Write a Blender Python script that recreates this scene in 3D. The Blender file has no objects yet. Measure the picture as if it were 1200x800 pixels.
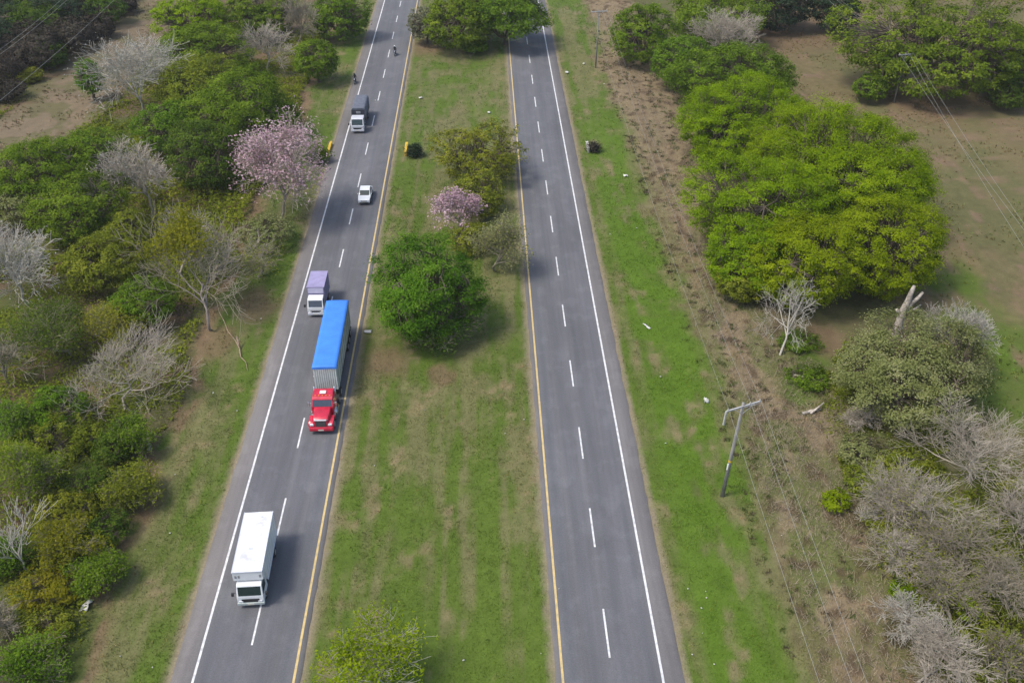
import bpy, bmesh, math
import numpy as np
from mathutils import Vector, Matrix

scene = bpy.context.scene
COL = scene.collection
R = math.radians

# ------------------------------------------------------------------ camera
F_PX, CAM_H = 1100.0, 59.4
PITCH, YAW = R(35.514), R(1.711)
cam_d = bpy.data.cameras.new('camera')
cam = bpy.data.objects.new('camera', cam_d)
COL.objects.link(cam)
cam.location = (0, 0, CAM_H)
cam.rotation_euler = (math.pi / 2 - PITCH, 0, -YAW)
cam_d.sensor_width = 36
cam_d.lens = 36 * F_PX / 1200
cam_d.clip_start, cam_d.clip_end = 0.5, 9000
scene.camera = cam

# ------------------------------------------------------------------ light
SUN_EL, SUN_AZ = 60, 252         # azimuth clockwise from +Y (the road's direction): sun to the left
w = bpy.data.worlds.new('World')
scene.world = w
w.use_nodes = True
nt = w.node_tree
sky = nt.nodes.new('ShaderNodeTexSky')
sky.sky_type = 'NISHITA'
sky.sun_disc = False
sky.sun_elevation, sky.sun_rotation = R(SUN_EL), R(SUN_AZ)
sky.air_density, sky.dust_density, sky.ozone_density = 1.0, 3.0, 1.0
bg = nt.nodes['Background']
bg.inputs['Strength'].default_value = 0.15
nt.links.new(sky.outputs['Color'], bg.inputs['Color'])
sd = bpy.data.lights.new('sun', 'SUN')
sd.energy, sd.angle, sd.color = 1.65, R(12), (1, 0.95, 0.87)
sun = bpy.data.objects.new('sun', sd)
COL.objects.link(sun)
_d = Vector((math.sin(R(SUN_AZ)) * math.cos(R(SUN_EL)), math.cos(R(SUN_AZ)) * math.cos(R(SUN_EL)), math.sin(R(SUN_EL))))
sun.rotation_euler = _d.to_track_quat('Z', 'Y').to_euler()
sun.location = (-80, 100, 90)
vs = scene.view_settings
vs.view_transform, vs.look, vs.gamma = 'Standard', 'None', 1
vs.use_curve_mapping = False
vs.exposure = 0.55
scene.cycles.max_bounces = 8
scene.cycles.diffuse_bounces = 5
scene.cycles.transparent_max_bounces = 4
scene.cycles.use_denoising = True

# ------------------------------------------------------------------ helpers
_f = np.array([math.sin(YAW) * math.cos(PITCH), math.cos(YAW) * math.cos(PITCH), -math.sin(PITCH)])
_r = np.array([math.cos(YAW), -math.sin(YAW), 0])
_u = np.cross(_r, _f)


def at(px, py, z=0.0):
    """where the photograph's pixel (1200x800) meets the height z: used to measure the place"""
    d = _f + _r * (px - 600) / F_PX - _u * (py - 400) / F_PX
    return np.array([0, 0, CAM_H]) + (z - CAM_H) / d[2] * d


def ppm(px, py, z=0.0):
    q = at(px, py, z) - np.array([0, 0, CAM_H])
    return F_PX / (q @ _f)


def tag(o, label=None, cat=None, group=None, kind=None):
    for k, v in (('label', label), ('category', cat), ('group', group), ('kind', kind)):
        if v:
            o[k] = v
    return o


def empty(name, loc, label, cat, group=None, rz=0.0):
    o = bpy.data.objects.new(name, None)
    o.empty_display_size = 0.3
    o.location = tuple(loc)
    o.rotation_euler = (0, 0, rz)
    COL.objects.link(o)
    return tag(o, label, cat, group)


def link(name, me, mats, parent=None):
    o = bpy.data.objects.new(name, me)
    for m in (mats if isinstance(mats, (list, tuple)) else [mats]):
        me.materials.append(m)
    COL.objects.link(o)
    if parent is not None:
        o.parent = parent
    return o


def fast_mesh(name, V, F, smooth=False):
    """V (n,3), F list of int arrays (m,k)"""
    V = np.asarray(V, np.float32)
    F = [np.asarray(f, np.int32) for f in (F if isinstance(F, list) else [F])]
    F = [f for f in F if len(f)]
    me = bpy.data.meshes.new(name)
    me.vertices.add(len(V))
    me.vertices.foreach_set('co', V.ravel())
    idx = np.concatenate([f.ravel() for f in F])
    tot = np.concatenate([np.full(len(f), f.shape[1], np.int32) for f in F])
    st = np.concatenate([[0], np.cumsum(tot)[:-1]]).astype(np.int32)
    me.loops.add(len(idx))
    me.loops.foreach_set('vertex_index', idx)
    me.polygons.add(len(tot))
    me.polygons.foreach_set('loop_start', st)
    me.polygons.foreach_set('loop_total', tot)
    me.update(calc_edges=True)
    if smooth:
        me.polygons.foreach_set('use_smooth', np.ones(len(tot), bool))
    return me


def face_attr(me, name, vals):
    a = me.attributes.new(name, 'FLOAT', 'FACE')
    a.data.foreach_set('value', np.asarray(vals, np.float32))


def col_attr(me, name, cols, domain):
    a = me.attributes.new(name, 'FLOAT_COLOR', domain)
    c = np.ones((len(cols), 4), np.float32)
    c[:, :3] = cols
    a.data.foreach_set('color', c.ravel())


def hash2(ix, iy, seed):
    n = (ix.astype(np.int64) * 374761393 + iy.astype(np.int64) * 668265263 + seed * 1442695041) & 0xffffffff
    n = ((n ^ (n >> 13)) * 1274126177) & 0xffffffff
    n = n ^ (n >> 16)
    return (n & 0xffff) / 65535.0


def vnoise(x, y, seed=0):
    ix, iy = np.floor(x), np.floor(y)
    fx, fy = x - ix, y - iy
    fx, fy = fx * fx * (3 - 2 * fx), fy * fy * (3 - 2 * fy)
    a, b = hash2(ix, iy, seed), hash2(ix + 1, iy, seed)
    c, d = hash2(ix, iy + 1, seed), hash2(ix + 1, iy + 1, seed)
    return (a * (1 - fx) + b * fx) * (1 - fy) + (c * (1 - fx) + d * fx) * fy


def fbm(x, y, seed=0, oct=4):
    s, a, t = 0, 1.0, 0
    for i in range(oct):
        s = s + a * vnoise(x * 2 ** i, y * 2 ** i, seed + i * 17)
        t += a
        a *= 0.55
    return s / t


def sstep(a, b, x):
    t = np.clip((x - a) / (b - a), 0, 1)
    return t * t * (3 - 2 * t)


# ------------------------------------------------------------------ materials
def new_mat(name):
    m = bpy.data.materials.new(name)
    m.use_nodes = True
    return m, m.node_tree, m.node_tree.nodes['Principled BSDF']


def plain(name, col, rough=0.5, metal=0.0, var=0.12, scale=3.0, coat=0.0, spec=None):
    """a surface with a little dirt-like unevenness"""
    m, t, b = new_mat(name)
    tc = t.nodes.new('ShaderNodeTexCoord')
    n = t.nodes.new('ShaderNodeTexNoise')
    n.inputs['Scale'].default_value = scale
    n.inputs['Detail'].default_value = 5
    t.links.new(tc.outputs['Object'], n.inputs['Vector'])
    r = t.nodes.new('ShaderNodeMapRange')
    r.inputs[1].default_value, r.inputs[2].default_value = 0.3, 0.7
    r.inputs[3].default_value, r.inputs[4].default_value = 1 - var, 1 + var * 0.5
    t.links.new(n.outputs['Fac'], r.inputs[0])
    h = t.nodes.new('ShaderNodeMix')
    h.data_type = 'RGBA'
    h.blend_type = 'MULTIPLY'
    h.inputs[0].default_value = 1
    h.inputs[6].default_value = (*col, 1)
    t.links.new(r.outputs[0], h.inputs[7])
    t.links.new(h.outputs[2], b.inputs['Base Color'])
    b.inputs['Roughness'].default_value = rough
    b.inputs['Metallic'].default_value = metal
    b.inputs['Coat Weight'].default_value = coat
    if spec is not None:
        b.inputs['Specular IOR Level'].default_value = spec
    return m


def leaf_mat(name, dark, mid, light, trans=0.46):
    """leaf colours: each leaf's own tint picks between three greens"""
    m, t, b = new_mat(name)
    a = t.nodes.new('ShaderNodeAttribute')
    a.attribute_name = 'tint'
    cr = t.nodes.new('ShaderNodeValToRGB')
    e = cr.color_ramp.elements
    e[0].position, e[0].color = 0.05, (*dark, 1)
    e[1].position, e[1].color = 0.95, (*light, 1)
    x = e.new(0.5)
    x.color = (*mid, 1)
    t.links.new(a.outputs['Fac'], cr.inputs[0])
    oi = t.nodes.new('ShaderNodeObjectInfo')
    hs = t.nodes.new('ShaderNodeHueSaturation')
    mr = t.nodes.new('ShaderNodeMapRange')
    mr.inputs[3].default_value, mr.inputs[4].default_value = 0.485, 0.515
    t.links.new(oi.outputs['Random'], mr.inputs[0])
    t.links.new(mr.outputs[0], hs.inputs['Hue'])
    t.links.new(cr.outputs[0], hs.inputs['Color'])
    df = t.nodes.new('ShaderNodeBsdfDiffuse')
    tr = t.nodes.new('ShaderNodeBsdfTranslucent')
    mx = t.nodes.new('ShaderNodeMixShader')
    mx.inputs[0].default_value = trans
    t.links.new(hs.outputs[0], df.inputs[0])
    t.links.new(hs.outputs[0], tr.inputs[0])
    t.links.new(df.outputs[0], mx.inputs[1])
    t.links.new(tr.outputs[0], mx.inputs[2])
    t.links.new(mx.outputs[0], t.nodes['Material Output'].inputs['Surface'])
    t.nodes.remove(b)
    return m


def attr_mat(name, attr, rough=0.9, noise=None, trans=0.0, bump=0.0):
    """base colour from a mesh colour attribute, broken up with noise"""
    m, t, b = new_mat(name)
    a = t.nodes.new('ShaderNodeAttribute')
    a.attribute_name = attr
    src = a.outputs['Color']
    b.inputs['Roughness'].default_value = rough
    b.inputs['Specular IOR Level'].default_value = 0.15
    if noise:
        tc = t.nodes.new('ShaderNodeTexCoord')
        for (sc, lo, hi) in noise:
            n = t.nodes.new('ShaderNodeTexNoise')
            n.inputs['Scale'].default_value = sc
            n.inputs['Detail'].default_value = 6
            n.inputs['Roughness'].default_value = 0.65
            t.links.new(tc.outputs['Object'], n.inputs['Vector'])
            r = t.nodes.new('ShaderNodeMapRange')
            r.inputs[1].default_value, r.inputs[2].default_value = 0.3, 0.7
            r.inputs[3].default_value, r.inputs[4].default_value = lo, hi
            t.links.new(n.outputs['Fac'], r.inputs[0])
            h = t.nodes.new('ShaderNodeMix')
            h.data_type = 'RGBA'
            h.blend_type = 'MULTIPLY'
            h.inputs[0].default_value = 1
            t.links.new(src, h.inputs[6])
            t.links.new(r.outputs[0], h.inputs[7])
            src = h.outputs[2]
            if bump:
                bp = t.nodes.new('ShaderNodeBump')
                bp.inputs['Strength'].default_value = bump
                bp.inputs['Distance'].default_value = 0.15
                t.links.new(n.outputs['Fac'], bp.inputs['Height'])
                t.links.new(bp.outputs[0], b.inputs['Normal'])
    t.links.new(src, b.inputs['Base Color'])
    return m


M = {}
M['bark'] = plain('bark', (0.13, 0.10, 0.075), 0.9, var=0.4, scale=2)
M['bark_grey'] = plain('bark_grey', (0.26, 0.22, 0.19), 0.9, var=0.3, scale=2)
M['twig_grey'] = plain('twig_grey', (0.42, 0.37, 0.295), 0.9, var=0.25, scale=1)
M['twig_pale'] = plain('twig_pale', (0.45, 0.42, 0.355), 0.9, var=0.2, scale=1)
M['twig_brown'] = plain('twig_brown', (0.30, 0.262, 0.19), 0.9, var=0.3, scale=1)
M['dead_wood'] = plain('dead_wood', (0.44, 0.39, 0.33), 0.9, var=0.6, scale=2.5)
LEAF = {
    'lime': leaf_mat('leaf_lime', (0.155, 0.23, 0.006), (0.275, 0.385, 0.010), (0.37, 0.47, 0.016), 0.55),
    'green': leaf_mat('leaf_green', (0.085, 0.152, 0.013), (0.160, 0.257, 0.021), (0.254, 0.362, 0.034)),
    'vivid': leaf_mat('leaf_vivid', (0.075, 0.160, 0.012), (0.135, 0.251, 0.018), (0.225, 0.343, 0.034)),
    'deep': leaf_mat('leaf_deep', (0.056, 0.110, 0.016), (0.100, 0.177, 0.023), (0.170, 0.256, 0.034)),
    'olive': leaf_mat('leaf_olive', (0.179, 0.209, 0.063), (0.278, 0.308, 0.107), (0.382, 0.394, 0.189)),
    'yellow': leaf_mat('leaf_yellow', (0.17, 0.20, 0.012), (0.27, 0.28, 0.02), (0.36, 0.35, 0.04), 0.5),
    'yolive': leaf_mat('leaf_yolive', (0.144, 0.183, 0.018), (0.245, 0.285, 0.029), (0.355, 0.372, 0.047)),
    'shade': leaf_mat('leaf_painted_shade', (0.018, 0.038, 0.019), (0.038, 0.064, 0.032), (0.068, 0.096, 0.048), 0.15),  # shade of the ravine and far trees put into the leaf colour
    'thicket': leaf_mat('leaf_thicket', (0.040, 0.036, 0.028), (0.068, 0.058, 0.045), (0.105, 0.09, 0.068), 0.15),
    'pink': leaf_mat('leaf_pink', (0.40, 0.26, 0.30), (0.55, 0.37, 0.43), (0.70, 0.53, 0.59), 0.3),
    'greygreen': leaf_mat('leaf_greygreen', (0.13, 0.15, 0.075), (0.21, 0.22, 0.13), (0.30, 0.30, 0.20)),
    'lichen': leaf_mat('leaf_lichen', (0.24, 0.25, 0.21), (0.34, 0.34, 0.30), (0.42, 0.41, 0.38), 0.1),
}


# ------------------------------------------------------------------ ground
RY, RW, RE, RL = 4.9, 12.15, 13.62, 4.46          # right carriageway: yellow line, white line, edges
LW, LY, LE, LR = -21.83, -14.55, -23.42, -14.12   # left carriageway


def seg_dist(x, y, pts):
    d = np.full(x.shape, 1e9)
    for (a, b) in zip(pts[:-1], pts[1:]):
        ax, ay = a[0], a[1]
        dx, dy = b[0] - ax, b[1] - ay
        t = np.clip(((x - ax) * dx + (y - ay) * dy) / (dx * dx + dy * dy), 0, 1)
        d = np.minimum(d, np.hypot(x - ax - t * dx, y - ay - t * dy))
    return d


TRACK = [at(215, -30), at(178, 15), at(150, 45), at(105, 95), at(55, 140), at(0, 170), at(-70, 215)]
RAVINE = [at(-120, 110), at(-60, 60), at(40, 20), at(90, -60)]


def ground_z(x, y):
    off = np.where(x < LE, LE - x, np.where(x > RE, x - RE, np.where((x > LR) & (x < RL), np.minimum(x - LR, RL - x), 0)))
    z = -0.03 + sstep(0.4, 7, off) * (fbm(x * 0.13, y * 0.13, 5, 3) - 0.5) * 0.9
    z = z + sstep(0.4, 3, off) * (fbm(x * 0.8, y * 0.8, 9, 2) - 0.5) * 0.16
    mid = (x > LR) & (x < RL)
    z = z - np.where(mid, sstep(1, 8, off) * 0.25, 0)
    inroad = ((x > LE - .1) & (x < LR + .1)) | ((x > RL - .1) & (x < RE + .1))
    return np.where(inroad, -0.03, z)


def ground_col(x, y):
    """natural colour of the ground cover: lush grass, drying grass, straw, bare soil"""
    n1 = fbm(x * 0.16, y * 0.07, 21)
    n2 = fbm(x * 0.55, y * 0.28, 31)
    n3 = fbm(x * 1.3, y * 1.1, 41, 3)
    st = fbm(x * 0.9, y * 0.05, 51, 3)              # streaks along the road from mowing and wheels
    lush = np.array([0.080, 0.130, 0.015])
    grass = np.array([0.103, 0.125, 0.033])
    dryg = np.array([0.158, 0.150, 0.066])
    straw = np.array([0.285, 0.205, 0.125])
    soil = np.array([0.150, 0.100, 0.062])
    floor = np.array([0.095, 0.085, 0.042])
    c = np.empty(x.shape + (3,))
    c[:] = grass

    def mix(c, k, wgt):
        return c * (1 - wgt[..., None]) + k * wgt[..., None]
    mid = (x > LR - 1) & (x < RL + 1)
    st2 = fbm(x * 2.6, y * 0.10, 57, 3)
    q = 0.30 * n1 + 0.20 * n2 + 0.30 * st + 0.20 * st2 + (n3 - .5) * .10
    c = mix(c, dryg, sstep(0.47, 0.57, q + np.where(mid, 0.0, np.where(x < LE, -0.03, 0))) * 0.75)
    c = mix(c, lush, sstep(0.53, 0.43, q) * 0.8)
    c = mix(c, straw * 0.8, sstep(0.6, 0.74, 0.5 * n2 + 0.5 * n3) * 0.5)
    c = mix(c, dryg * .92, sstep(105, 160, y) * mid * .5 * sstep(.35, .6, n2))
    # bright green verge on the right
    wob = (n1 - 0.5) * 4
    k = sstep(14.6, 16.4, x + wob * 0.5) * sstep(23.0, 20.5, x + wob) * sstep(170, 120, y)
    c = mix(c, lush * np.array([1.0, 1.09, .85]), k * 0.92 * sstep(0.66, 0.5, n2))
    k = sstep(14.9, 14.2, x + wob * 0.3) * (x > RE - .5)
    c = mix(c, dryg, k * 0.6 * sstep(0.42, 0.56, n2))
    # cut brush strip
    k = sstep(21.6, 25.2, x + wob * 0.9 + (n2 - .5) * 4 + sstep(60, 150, y) * 1.2) * sstep(36.0, 32, x + wob * 0.8)
    c = mix(c, straw * np.array([.80, .84, .86]), k * 0.92)
    c = mix(c, grass * 0.95, k * sstep(0.43, 0.53, .7 * n2 + .3 * n1) * 0.85 * sstep(170, 60, y))
    c = mix(c, soil * .9, k * sstep(0.52, 0.64, st) * 0.3)
    c = mix(c, soil * .55, k * sstep(0.60, 0.68, fbm(x * 1.1, y * .8, 43, 2)) * 0.75)
    # under the right-hand trees, then the field beyond
    k = sstep(31, 34, x + wob) * sstep(52, 46, x + wob)
    c = mix(c, floor * 1.1, k * 0.75)
    k = sstep(44, 50, x + wob) * (x > 30)
    fieldc = np.array([0.152, 0.122, 0.062])
    c = mix(c, fieldc, k * 0.95)
    c = mix(c, np.array([0.105, 0.108, 0.042]), k * sstep(0.48, 0.64, n1) * 0.75)
    c = mix(c, np.array([0.19, 0.13, 0.085]), k * sstep(0.58, 0.70, n2) * 0.7)
    for (px, py, r) in ((1150, 385, 7), (1120, 330, 5), (1175, 450, 6), (945, 410, 3.5), (935, 450, 3)):
        p = at(px, py)
        k = sstep(r, r * .3, np.hypot(x - p[0], (y - p[1]) * .7) + (n2 - .5) * 5)
        c = mix(c, lush * .95, k * .85)
    # left: verge to about x=-31, then the forest floor
    edge = x + (fbm(y * 0.12, y * 0 + 3.3, 61) - 0.5) * 4.5
    k = sstep(-30.0, -31.6, edge)
    c = mix(c, floor, k * 0.85)
    c = mix(c, soil * 0.95, k * sstep(0.46, 0.6, n2) * 0.8)
    c = mix(c, lush * 0.8, k * sstep(0.55, 0.68, n1) * 0.6)
    k = sstep(1.4, 0.2, np.abs(edge + 30.6))
    c = mix(c, soil * 1.25, k * 0.75 * sstep(0.35, 0.5, n2))
    d = seg_dist(x, y, TRACK)
    k = sstep(8.0, 4.5, d + (n2 - 0.5) * 7)
    c = mix(c, np.array([0.175, 0.135, 0.085]), k)
    c = mix(c, np.array([0.115, 0.108, 0.048]), k * sstep(0.46, 0.58, n2) * 0.8)
    # bare earth by the big median tree
    for (px, py, r) in ((455, 425, 3.2), (520, 440, 2.0), (300, 360, 3.5), (255, 400, 3.0), (968, 395, 3.5), (1075, 118, 9), (930, 35, 14), (500, 55, 5), (90, 480, 4)):
        p = at(px, py)
        k = sstep(r, r * 0.35, np.hypot(x - p[0], (y - p[1]) * 0.7) + (n2 - .5) * 3)
        c = mix(c, soil * 1.1, k * 0.75)
    # verge edge worn to gravel beside the asphalt
    for e, s in ((LE, -1), (LR, 1), (RL, -1), (RE, 1)):
        dd = (x - e) * s
        k = sstep(0.75, 0.2, dd + (n3 - .5) * .5) * (dd > -0.4)
        c = mix(c, np.array([0.25, 0.205, 0.14]), k * 0.9)
    return c * (0.86 + 0.28 * n3)[..., None]


def axis(fine0, fine1, step, far0, far1):
    a = list(np.arange(fine0, fine1 + 1e-6, step))
    s, v = step, fine1
    while v < far1:
        s *= 1.35
        v += s
        a.append(v)
    s, v = step, fine0
    while v > far0:
        s *= 1.35
        v -= s
        a.insert(0, v)
    return np.array(a)


gx = axis(-72, 68, 0.4, -5000, 5000)
gy = axis(30, 215, 0.5, -400, 7000)
X, Y = np.meshgrid(gx, gy)
V = np.stack([X.ravel(), Y.ravel(), ground_z(X, Y).ravel()], 1)
ny, nx = X.shape
i = (np.arange(ny - 1)[:, None] * nx + np.arange(nx - 1)[None]).ravel()
me = fast_mesh('ground', V, np.stack([i, i + 1, i + nx + 1, i + nx], 1), True)
col_attr(me, 'tone', ground_col(X.ravel(), Y.ravel()), 'POINT')
M['ground'] = attr_mat('ground_cover', 'tone', 0.95, [(0.9, 0.88, 1.12), (7.0, 0.80, 1.20)], bump=0.25)
tag(link('ground', me, M['ground']), kind='structure')


# roads ---------------------------------------------------------------
def asphalt():
    m, t, b = new_mat('asphalt')
    N, Lk = t.nodes, t.links
    uv = N.new('ShaderNodeUVMap')
    uv.uv_map = 'metres'
    sx = N.new('ShaderNodeSeparateXYZ')
    Lk.new(uv.outputs[0], sx.inputs[0])

    def noise(scx, scy, detail, lo, hi, a=0.3, bb=0.7):
        mp = N.new('ShaderNodeMapping')
        mp.inputs['Scale'].default_value = (scx, scy, 1)
        Lk.new(uv.outputs[0], mp.inputs[0])
        n = N.new('ShaderNodeTexNoise')
        n.inputs['Scale'].default_value = 1
        n.inputs['Detail'].default_value = detail
        n.inputs['Roughness'].default_value = 0.6
        Lk.new(mp.outputs[0], n.inputs['Vector'])
        r = N.new('ShaderNodeMapRange')
        r.inputs[1].default_value, r.inputs[2].default_value = a, bb
        r.inputs[3].default_value, r.inputs[4].default_value = lo, hi
        Lk.new(n.outputs['Fac'], r.inputs[0])
        return r.outputs[0], n
    cr = N.new('ShaderNodeValToRGB')                 # across the carriageway: shoulder, wheel tracks, oil line
    mr = N.new('ShaderNodeMath')
    mr.operation = 'MULTIPLY'
    mr.inputs[1].default_value = 1 / 10.0
    Lk.new(sx.outputs[0], mr.inputs[0])
    Lk.new(mr.outputs[0], cr.inputs[0])
    e = cr.color_ramp.elements
    base = (0.150, 0.151, 0.157)
    prof = [(0.0, (0.17, 0.16, 0.15)), (0.045, base), (0.12, (0.136, 0.139, 0.150)), (0.2, base), (0.27, (0.137, 0.139, 0.149)),
            (0.40, (0.160, 0.161, 0.169)), (0.50, (0.136, 0.138, 0.148)), (0.6, (0.150, 0.151, 0.160)), (0.70, (0.135, 0.137, 0.147)),
            (0.755, (0.150, 0.150, 0.156)), (0.775, (0.186, 0.176, 0.172)), (0.90, (0.194, 0.182, 0.176)), (0.935, (0.185, 0.172, 0.158))]
    e[0].position, e[0].color = prof[0][0], (*prof[0][1], 1)
    e[1].position, e[1].color = prof[-1][0], (*prof[-1][1], 1)
    for p, c in prof[1:-1]:
        q = e.new(p)
        q.color = (*c, 1)
    src = cr.outputs[0]
    for o in (noise(0.16, 0.045, 4, 0.80, 1.14)[0], noise(2.2, 0.05, 5, 0.90, 1.08)[0], noise(9, 9, 4, 0.85, 1.13)[0], noise(0.5, 0.35, 6, 0.90, 1.0, .52, .60)[0]):
        h = N.new('ShaderNodeMix')
        h.data_type = 'RGBA'
        h.blend_type = 'MULTIPLY'
        h.inputs[0].default_value = 1
        Lk.new(src, h.inputs[6])
        Lk.new(o, h.inputs[7])
        src = h.outputs[2]
    # a few sealed cracks running along and across
    v = N.new('ShaderNodeTexVoronoi')
    v.feature = 'DISTANCE_TO_EDGE'
    mp = N.new('ShaderNodeMapping')
    mp.inputs['Scale'].default_value = (0.28, 0.11, 1)
    Lk.new(uv.outputs[0], mp.inputs[0])
    dn = N.new('ShaderNodeTexNoise')
    dn.inputs['Scale'].default_value = 0.8
    Lk.new(uv.outputs[0], dn.inputs['Vector'])
    ad = N.new('ShaderNodeVectorMath')
    ad.operation = 'ADD'
    Lk.new(mp.outputs[0], ad.inputs[0])
    sc = N.new('ShaderNodeVectorMath')
    sc.operation = 'SCALE'
    sc.inputs['Scale'].default_value = 0.25
    Lk.new(dn.outputs['Color'], sc.inputs[0])
    Lk.new(sc.outputs[0], ad.inputs[1])
    Lk.new(ad.outputs[0], v.inputs['Vector'])
    v.inputs['Scale'].default_value = 1
    r = N.new('ShaderNodeMapRange')
    r.inputs[1].default_value, r.inputs[2].default_value = 0.0, 0.012
    r.inputs[3].default_value, r.inputs[4].default_value = 0.94, 1
    Lk.new(v.outputs['Distance'], r.inputs[0])
    h = N.new('ShaderNodeMix')
    h.data_type = 'RGBA'
    h.blend_type = 'MULTIPLY'
    h.inputs[0].default_value = 1
    Lk.new(src, h.inputs[6])
    Lk.new(r.outputs[0], h.inputs[7])
    Lk.new(h.outputs[2], b.inputs['Base Color'])
    b.inputs['Roughness'].default_value = 0.85
    b.inputs['Specular IOR Level'].default_value = 0.25
    return m


M['asphalt'] = asphalt()
ROAD_Z = 0.06


def road(name, x_in, x_out):
    """x_in: median side edge, x_out: shoulder side; a slab with worn, slightly uneven edges"""
    ys = np.concatenate([np.arange(-200, 30, 10), np.arange(30, 220, 1.0), np.arange(220, 4000, 60)])
    us = np.array([0.0, 0.4, 2.5, 4.5, 6.5, 8.0, abs(x_out - x_in)])
    s = 1 if x_out > x_in else -1
    VV, UV = [], []
    for u_ in us:
        jit = (fbm(ys * 0.9, ys * 0 + u_, 77, 3) - .5) * (0.22 if u_ in (us[0], us[-1]) else 0)
        VV.append(np.stack([x_in + s * u_ + jit, ys, np.full(len(ys), ROAD_Z)], 1))
        UV.append(np.stack([np.full(len(ys), u_), ys], 1))
    skirt = [VV[0] - [s * .12, 0, .16], VV[-1] - [-s * .12, 0, .16]]
    VV = [skirt[0]] + VV + [skirt[1]]
    UV = [UV[0]] + UV + [UV[-1]]
    P, U = np.stack(VV, 0), np.concatenate(UV)
    k, n = P.shape[:2]
    i = (np.arange(k - 1)[:, None] * n + np.arange(n - 1)[None]).ravel()
    F = np.stack([i, i + n, i + n + 1, i + 1], 1)
    if s < 0:
        F = F[:, ::-1]
    me = fast_mesh(name, P.reshape(-1, 3), F)
    uvl = me.uv_layers.new(name='metres')
    li = np.empty(len(me.loops), np.int32)
    me.loops.foreach_get('vertex_index', li)
    uvl.data.foreach_set('uv', U[li].astype(np.float32).ravel())
    return tag(link(name, me, M['asphalt']), kind='structure')


road('road', RL, RE)
road('road', LR, LE)


def paint(name, col):
    m, t, b = new_mat(name)
    N, Lk = t.nodes, t.links
    tc = N.new('ShaderNodeTexCoord')
    n = N.new('ShaderNodeTexNoise')
    n.inputs['Scale'].default_value = 2.2
    n.inputs['Detail'].default_value = 8
    n.inputs['Roughness'].default_value = 0.7
    Lk.new(tc.outputs['Object'], n.inputs['Vector'])
    r = N.new('ShaderNodeMapRange')
    r.inputs[1].default_value, r.inputs[2].default_value = 0.36, 0.56
    Lk.new(n.outputs['Fac'], r.inputs[0])
    h = N.new('ShaderNodeMix')
    h.data_type = 'RGBA'
    Lk.new(r.outputs[0], h.inputs[0])
    h.inputs[6].default_value = (*[0.55 * c + 0.45 * 0.16 for c in col], 1)
    h.inputs[7].default_value = (*col, 1)
    Lk.new(h.outputs[2], b.inputs['Base Color'])
    b.inputs['Roughness'].default_value = 0.7
    return m


M['white_line'] = paint('white_line_paint', (0.70, 0.70, 0.69))
M['yellow_line'] = paint('yellow_line_paint', (0.62, 0.455, 0.18))


def strips(name, rects, m):
    V, F = [], []
    for (x0, x1, y0, y1) in rects:
        b = len(V)
        V += [(x0, y0, ROAD_Z + .004), (x1, y0, ROAD_Z + .004), (x1, y1, ROAD_Z + .004), (x0, y1, ROAD_Z + .004)]
        F.append((b, b + 1, b + 2, b + 3))
    return tag(link(name, fast_mesh(name, V, np.array(F)), m), kind='structure')


strips('edge_line', [(RW - .09, RW + .09, -200, 3000)], M['white_line'])
strips('edge_line', [(LW - .09, LW + .09, -200, 3000)], M['white_line'])
strips('edge_line', [(RY - .09, RY + .09, -200, 3000)], M['yellow_line'])
strips('edge_line', [(LY - .09, LY + .09, -200, 3000)], M['yellow_line'])
RC, LC = 0.5 * (RY + RW) - 0.02, 0.5 * (LY + LW) + 0.02
strips('lane_dashes', [(RC - .075, RC + .075, 42.7 + 10.78 * k, 42.7 + 10.78 * k + 4.45) for k in range(-5, 24)], M['white_line'])
strips('lane_dashes', [(LC - .075, LC + .075, 44.6 + 10.95 * k, 44.6 + 10.95 * k + 4.4) for k in range(-5, 24)], M['white_line'])


# ------------------------------------------------------------------ grass, brush and undergrowth (uncountable cover)
def road_free(x, y, m=0.0):
    return ~(((x > LE - m) & (x < LR + m)) | ((x > RL - m) & (x < RE + m)))


def blades(name, x, y, cols, h, wd, n, rng, lean=0.5, z0=0.0):
    """tufts of n blades each"""
    N = len(x)
    x, y = np.repeat(x, n), np.repeat(y, n)
    h, wd = np.repeat(h, n) * rng.uniform(.6, 1.3, N * n), np.repeat(wd, n)
    cols = np.repeat(cols, n, 0) * rng.uniform(.72, 1.3, (N * n, 1))
    x = x + rng.normal(0, .09, N * n)
    y = y + rng.normal(0, .09, N * n)
    z = ground_z(x, y) - 0.02 + z0
    a, l = rng.uniform(0, 6.283, N * n), rng.uniform(.1, 1, N * n) * lean
    d = np.stack([np.cos(a) * np.sin(l), np.sin(a) * np.sin(l), np.cos(l)], 1)
    s = np.stack([-np.sin(a), np.cos(a), 0 * a], 1) * wd[:, None]
    b = np.stack([x, y, z], 1)
    V = np.stack([b - s, b + s, b + d * h[:, None]], 1).reshape(-1, 3)
    me = fast_mesh(name, V, np.arange(len(V)).reshape(-1, 3))
    col_attr(me, 'tone', cols, 'FACE')
    return me


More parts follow.
